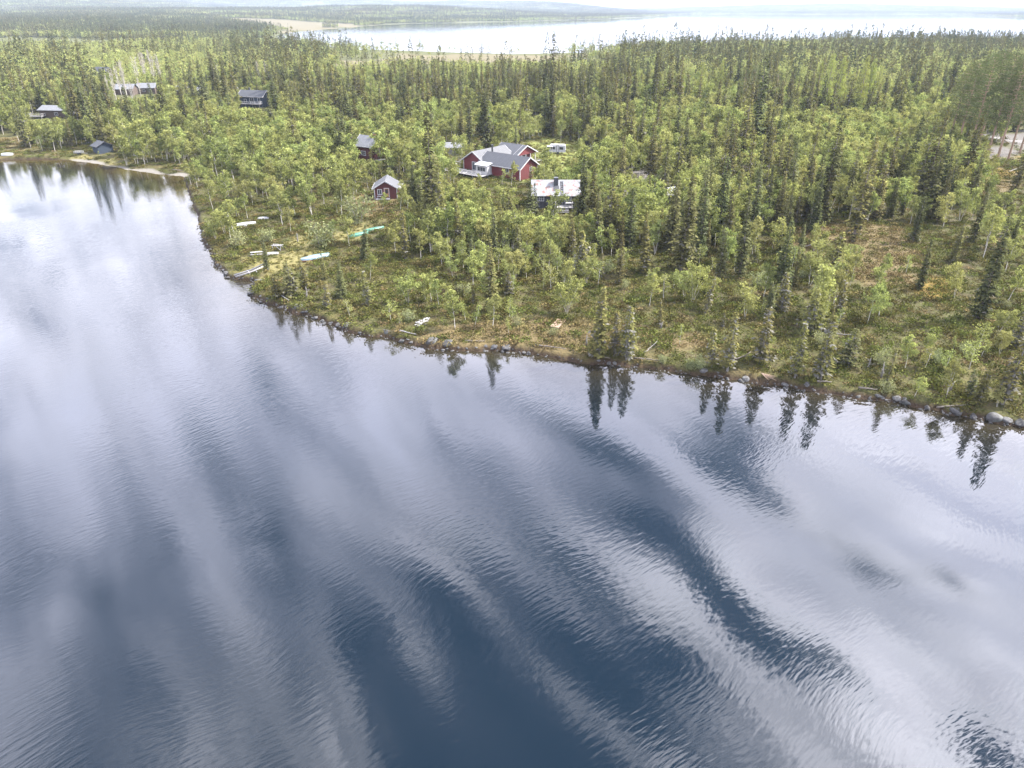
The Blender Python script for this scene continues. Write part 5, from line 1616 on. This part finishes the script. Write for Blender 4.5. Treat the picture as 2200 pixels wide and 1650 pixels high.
MB().tube([(0, 0, -.2), (.02, 0, 1.5)], [.13, .11], 8).build('post_shaft', M['dead_wood'], po); MB().tube([(.02, 0, 1.501), (.02, 0, 1.56)], [.15, .14], 8).build('post_top', M['dead_wood'], po)
p0, p1 = at(515, 598), at(569, 578)
sl_ = thing("log_slipway", "log slipway of two pale rails leading into the lake", "slipway", p0)
d = p1 - p0; d.z = 0; u = d.normalized(); s_ = Vector((-u.y, u.x, 0))
for k, o in ((0, 0.0), (1, -.95)):
    q = s_ * o; m_ = MB(); m_.tube([tuple(q + Vector((0, 0, .02)) - u * .8), tuple(q + d * .5 + Vector((0, 0, .45))), tuple(q + d + Vector((0, 0, p1.z + .25)))], [.14, .13, .12], 7); m_.build('rail', M['pale_plank'], sl_, True)
for f in (.35, .6): MB().beam(tuple(d * f + s_ * .4 + Vector((0, 0, .26 + f * .3))), tuple(d * f - s_ * 1.5 + Vector((0, 0, .22 + f * .3))), .16, .1).build('cross_beam', M['grey_wood'], sl_)
p = at(906, 694)
ps = thing("plank_stack", "stack of bleached grey planks lying crosswise on the heath", "planks", p, R(58))
for i, (y, z, a) in enumerate(((-.3, .12, .02), (.0, .12, -.03), (.28, .12, .04), (-.12, .22, .06), (.16, .22, -.05))):
    m_ = MB(); m_.beam((-1.5 + .2 * i, y - a * 6, z), (1.3 + .1 * i, y + a * 6, z), .2, .07); m_.build('plank', M['pale_plank'], ps)
MB().beam((-.2, -.9, .04), (-.3, .9, .04), .16, .08).build('bearer', M['grey_wood'], ps); MB().beam((.8, -.5, .05), (.6, 1.0, .05), .14, .07).build('bearer', M['grey_wood'], ps)
p = at(1199, 697)
ht = thing("wooden_hatch", "tan boarded wooden hatch with cross battens lying flat near the shore", "hatch", p, R(66))
MB().box(-1.5, 1.5, -.6, .6, .12, .17).build('panel', M['tan_plank'], ht)
for y in (-.56, .56): MB().box(-1.52, 1.52, y - .06, y + .06, .172, .23).build('batten', M['tan_plank'], ht)
for x in (-1.46, .55, 1.46): MB().box(x - .06, x + .06, -.498, .498, .172, .225).build('batten', M['tan_plank'], ht)
for x in (-1.2, 1.2): MB().box(x - .08, x + .08, -.55, .55, -.1, .118).build('bearer', M['grey_wood'], ht)
p = at(1531, 471)
hp_ = thing("plank_heap", "weathered heap of grey boards between birches", "planks", p, R(-20))
for i in range(6): MB().beam((-1.6 + .1 * i, -.6 + .22 * i, .15 + .07 * (i % 3)), (1.5 - .15 * i, -.5 + .2 * i, .2 + .08 * (i % 2)), .22, .05).build('plank', M['concrete'], hp_)
p = at(1424, 402)
wt = thing("water_tank", "small white tank standing at the edge of the gravel yard", "tank", p)
MB().tube([(0, 0, -.05), (0, 0, .1), (0, 0, 1.3), (0, 0, 1.45)], [.5, .55, .55, .4], 14).build('tank_body', M['boat_white'], wt, True); MB().tube([(0, 0, 1.451), (0, 0, 1.53)], [.18, .18], 10).build('cap', M['rubber'], wt)
p = at(502, 266)
bt = thing("blue_barrel", "faded blue water barrel in the wood below the navy house", "barrel", p)
MB().tube([(0, 0, 0), (0, 0, .5), (0, 0, 1.0), (0, 0, 1.5), (0, 0, 2.0)], [.75, .85, .88, .85, .75], 14).build('barrel_body', M['boat_blue'], bt, True); MB().tube([(0, 0, 2.001), (0, 0, 2.06)], [.3, .3], 10).build('lid', M['rubber'], bt)

# ------------------------------------------------------------------ rocks, driftwood, snags
def rock_mesh(seed):
    g = np.random.default_rng(seed)
    bm = bmesh.new(); bmesh.ops.create_icosphere(bm, subdivisions=3, radius=.5)
    n = g.normal(0, 1, (9, 3)); n /= np.linalg.norm(n, axis=1, keepdims=True); o = g.uniform(.30, .46, 9)
    for v in bm.verts:
        p = np.array(v.co)
        for k in range(9):
            e = p @ n[k] - o[k]
            if e > 0: p = p - n[k] * e * .85
        p *= 1 + .10 * (vnoise(np.array([p[0] * 5 + seed]), np.array([p[1] * 5 + p[2] * 4]), seed)[0] - .5)
        v.co = Vector((p[0] * 1.15, p[1] * .9, p[2] * .68))
    me = bpy.data.meshes.new("boulder"); bm.to_mesh(me); bm.free(); me.materials.append(M['rock'])
    me.polygons.foreach_set("use_smooth", [True] * len(me.polygons))
    return me


ROCKS = [rock_mesh(900 + i) for i in range(7)]
BIG = [(489, 591, 1.9), (556, 606, 2.7), (545, 627, 1.9), (538, 634, 1.3), (562, 643, 1.3), (580, 650, 1.7), (598, 656, 1.1), (617, 664, .9), (641, 669, 2.2), (662, 677, 1.0), (680, 687, 1.1), (694, 693, 1.0), (712, 698, 1.0), (729, 704, 1.4), (748, 705, 2.2), (769, 713, 1.2),
       (782, 715, 1.2), (795, 717, 1.0), (807, 721, 1.3), (832, 722, 2.0), (853, 728, .9), (930, 744, 2.9), (962, 747, 2.3), (985, 753, .9), (1020, 750, .9), (1042, 751, 1.2), (1062, 752, 1.5), (1088, 754, 1.9), (1120, 758, .8), (470, 575, 1.2), (519, 592, .8), (480, 584, 1.0), (437, 497, 1.3), (443, 512, 1.5), (447, 528, 1.1), (453, 540, 1.1), (594, 592, 1.2),
       (1285, 781, 1.0), (1320, 785, 1.0), (1510, 804, 1.5), (1540, 808, 1.0), (1602, 819, 1.3), (1732, 835, 1.2), (1885, 858, 1.3), (1925, 863, 1.5), (1945, 870, 1.4), (1990, 880, 1.1), (2050, 891, 1.8), (2090, 899, 1.4), (2135, 906, 2.2), (2160, 911, 1.5), (2190, 916, 1.6), (513, 470, .7)]
items = []
for px, py, s in BIG:
    p = at(px, py - 2); items.append((p.x, p.y, s))
# fill the shoreline between them
seg = SHORE[3:58]
for i in range(len(seg) - 1):
    a, b = seg[i], seg[i + 1]; Ln = np.linalg.norm(b - a)
    pxm, pym = project((a[0] + b[0]) / 2, (a[1] + b[1]) / 2, 0)
    dn = 1.0 if pxm < 900 else (.75 if pxm < 1150 else .42)
    k = int(Ln * dn * .85 + random.random())
    for _ in range(k):
        t = random.random(); x, y = a + (b - a) * t
        x += random.gauss(0, .35); y += random.gauss(.25, .35)
        items.append((x, y, random.choice((.45, .55, .7, .8, 1.0)) * random.uniform(.8, 1.25)))
items = [(x, y, s * .72) for x, y, s in items[:len(BIG) + 140]]
labs = label_near([(("big grey boulder" if s > 1.6 else ("middling grey boulder" if s > .85 else "small grey boulder")), x, y) for x, y, s in items])
for (x, y, s), lab in zip(items, labs):
    o = bpy.data.objects.new("boulder", random.choice(ROCKS)); COL.objects.link(o)
    o.location = (x, y, max(hz(x, y) * .5, 0) + s * .08); o.rotation_euler = (random.gauss(0, .15), random.gauss(0, .15), random.uniform(0, 6.28)); o.scale = (s, s * random.uniform(.8, 1.1), s * random.uniform(.75, 1.1))
    tag(o, lab.replace(" standing ", " lying "), "boulder", "boulders along the waterline")

# loose stones between them
stone = [rock_mesh(950 + i) for i in range(3)]
sl_lib = library("stone_library", stone)
P, S_, T_, I_ = [], [], [], []
seg = SHORE[2:62]
for i in range(len(seg) - 1):
    a, b = seg[i], seg[i + 1]; Ln = np.linalg.norm(b - a)
    for _ in range(int(Ln * 4.6)):
        t = random.random(); x, y = a + (b - a) * t; x += random.gauss(0, .35); y += random.gauss(.2, .4); s = random.uniform(.12, .42)
        P.append((x, y, max(0, hz(x, y)) * .6)); S_.append((s, s, s)); T_.append(random.uniform(0, 6.28)); I_.append(random.randrange(3))
stand("shore_stones", "loose grey stones strewn along the waterline between the boulders", "stones", sl_lib, np.array(P), np.array(S_), np.array(T_), np.array(I_))


def log(name, label, px0, py0, px1, py1, r, mat='dead_wood', lift=.12, branches=0, cat="driftwood", group=None, end_lift=0):
    p, q = at(px0, py0), at(px1, py1)
    e = thing(name, label, cat, p, 0, group)
    r *= .72
    d = q - p; n = 6; pts = [tuple(d * (i / (n - 1)) + Vector((random.gauss(0, .05), random.gauss(0, .05), lift + end_lift * (i / (n - 1)) ** 1.5))) for i in range(n)]
    MB().tube(pts, [r * (1 - .65 * i / (n - 1)) for i in range(n)], 7).build('log', M[mat], e, True)
    for i in range(branches):
        t = random.uniform(.3, .95); b = d * t + Vector((0, 0, lift)); v = Vector((random.gauss(0, .5), random.gauss(0, .5), random.uniform(.2, .8)))
        MB().tube([tuple(b), tuple(b + v * .6 + Vector((0, 0, .05))), tuple(b + v)], [r * .35, r * .2, r * .08], 5).build('branch', M[mat], e)
    return e


log("driftwood_log", "bleached pale log lying along the waterline left of the boulder pair", 861, 727, 896, 735, .12, 'pale_plank', .45)
log("driftwood_log", "grey driftwood log on the bank right of the boulder pair", 1000, 745, 1042, 741, .15, 'wet_wood', .2)
log("driftwood_log", "long grey driftwood log lying along the low bank below the tan wooden hatch", 1150, 756, 1215, 765, .16, 'wet_wood', .3)
log("driftwood_log", "short white driftwood stick near the shore bend rocks", 607, 651, 623, 657, .10, 'pale_plank', .55)
log("driftwood_log", "brown driftwood log along the bank left of the forked grey stump", 1262, 776, 1310, 781, .15, 'wet_wood', .3)
log("driftwood_log", "grey driftwood trunk lying at the waterline before the wide bushy spruces", 1362, 783, 1428, 789, .15, 'wet_wood', .25)
log("driftwood_log", "low grey driftwood log at the peat bank above the dark water", 1840, 850, 1880, 853, .18, 'wet_wood', .35)
log("driftwood_log", "curved driftwood log on the bank near the corner of the lake", 2010, 882, 2068, 888, .17, 'wet_wood', .4)
log("driftwood_log", "brown driftwood log on the peat bank before the slim birches", 1752, 836, 1785, 838, .18, 'wet_wood', .35)
log("driftwood_log", "weathered log lying on the far bank past the sandy beach", 372, 369, 420, 372, .2, 'wet_wood', .3)
log("fallen_trunk", "grey fallen trunk pointing out of the heath above the bank", 1580, 776, 1612, 768, .12, 'wet_wood', .3, 3, "fallen tree", None, .5)
log("fallen_trunk", "fallen grey trunk with bare branches on the bare brown clearing", 1728, 533, 1762, 526, .12, 'dead_wood', .3, 6, "fallen tree", None, .3)
log("fallen_trunk", "fallen white birch stem leaning over the heath by the gravel yard trees", 1385, 760, 1410, 745, .10, 'dead_wood', .25, 4, "fallen tree", None, .6)
log("fallen_trunk", "grey fallen branches near the bushy shore trees", 1790, 722, 1830, 728, .12, 'dead_wood', .35, 8, "fallen tree", None, .3)
log("fallen_trunk", "thin fallen trunk on the grass below the gravel road", 2165, 372, 2195, 362, .14, 'dead_wood', .3, 5, "fallen tree", None, .3)
p = at(1632, 818)
fan = thing("driftwood_fan", "fan of straw-coloured driftwood sticks spread on the peat bank", "driftwood", p, R(-28))
for i in range(12):
    a = R(-28 + i * 5); MB().tube([(0, 0, .35), (math.cos(a) * random.uniform(1.2, 2.2), math.sin(a) * random.uniform(1.0, 1.7) - .3, .1)], [.05, .02], 5).build('stick', M['tan_plank'], fan)


def snag(name, label, px, py, h, seed, fork=True):
    g = random.Random(seed); p = at(px, py); e = thing(name, label, "stump", p, g.uniform(0, 6.28))
    MB().tube([(0, 0, -.2), (.05, 0, h * .5), (.15, .05, h)], [.13, .09, .03], 7).build('trunk', M['dead_wood'], e, True)
    for i in range(7 if fork else 4):
        z = g.uniform(.2, .9) * h; a = g.uniform(0, 6.28); l = g.uniform(.3, .8)
        MB().tube([(.05, 0, z), (math.cos(a) * l, math.sin(a) * l, z + g.uniform(-.2, .4))], [.035, .008], 4).build('branch', M['dead_wood'], e)
    return e


snag("grey_stump", "forked grey stump at the top of the bank", 1259, 744, 1.6, 1)
snag("grey_stump", "bleached root with bare prongs on the dark green heath", 1420, 705, .9, 2)
snag("grey_stump", "dead grey stem with bare twigs above the peat bank", 1893, 812, 2.0, 3)
snag("grey_stump", "thin dead grey stem beside the wide bushy spruce at the point", 660, 640, 1.8, 4)
snag("grey_stump", "short dead stem standing among pale willow bushes", 1866, 790, 1.4, 5)
snag("grey_stump", "pale broken stem by the tall bank birch at the corner", 2040, 842, 1.5, 6)
# far shore strip of gravel: the road on the right
def strip(name, pts, w, mat, label):
    P = [at(*q) for q in pts]; vs = []; fs = []
    Q = []
    for i in range(len(P) - 1):
        for k in range(8): Q.append(P[i].lerp(P[i + 1], k / 8))
    Q.append(P[-1])
    for i, q in enumerate(Q):
        d = (Q[min(i + 1, len(Q) - 1)] - Q[max(i - 1, 0)]); d.z = 0; d.normalize(); s = Vector((-d.y, d.x, 0))
        for o in np.linspace(-w / 2, w / 2, 5):
            v = q + s * float(o); vs.append((v.x, v.y, hz(v.x, v.y) + .07))
    for i in range(len(Q) - 1):
        for k in range(4): fs.append((i * 5 + k, i * 5 + k + 1, (i + 1) * 5 + k + 1, (i + 1) * 5 + k))
    b = MB(); b.add(vs, fs); o = b.build(name, M[mat]); tag(o, label, "road", kind="structure"); return o


M['gravel'] = surf('gravel', (.09, .085, .08), .95, .25, 2.0)
strip("road", [(2300, 312), (2215, 306), (2160, 302), (2120, 292), (2080, 284)], 5.0, 'gravel', "pale gravel road curving through the tall pines")
# ------------------------------------------------------------------ air
def haze():
    m = bpy.data.materials.new("haze_air"); m.use_nodes = True
    nt = m.node_tree
    for n in list(nt.nodes): nt.nodes.remove(n)
    out = nt.nodes.new("ShaderNodeOutputMaterial"); v = nt.nodes.new("ShaderNodeVolumePrincipled")
    v.inputs["Color"].default_value = (.40, .47, .58, 1); v.inputs["Density"].default_value = 1.1e-4; v.inputs["Anisotropy"].default_value = 0.0
    nt.links.new(v.outputs[0], out.inputs["Volume"])
    mb = MB().box(-15000, 15000, -1200, 15000, -6, 420)
    o = mb.build("haze", m)
    tag(o, "pale blue summer haze filling the air over lake and forest", "haze", kind="stuff")


if HAZE: haze()
# ------------------------------------------------------------------ picture
scene.view_settings.view_transform = 'Standard'
scene.view_settings.look = 'None'
scene.view_settings.gamma = 1.0
scene.view_settings.exposure = 2.02
scene.render.engine = 'CYCLES'
c = scene.cycles
c.max_bounces = 5; c.diffuse_bounces = 2; c.glossy_bounces = 3; c.transmission_bounces = 2; c.volume_bounces = 0; c.transparent_max_bounces = 4
c.use_adaptive_sampling = True; c.adaptive_threshold = .006
c.use_denoising = True
c.denoiser = 'OPENIMAGEDENOISE'
c.denoising_input_passes = 'RGB_ALBEDO_NORMAL'
c.denoising_prefilter = 'ACCURATE'
c.sample_clamp_indirect = 6.0
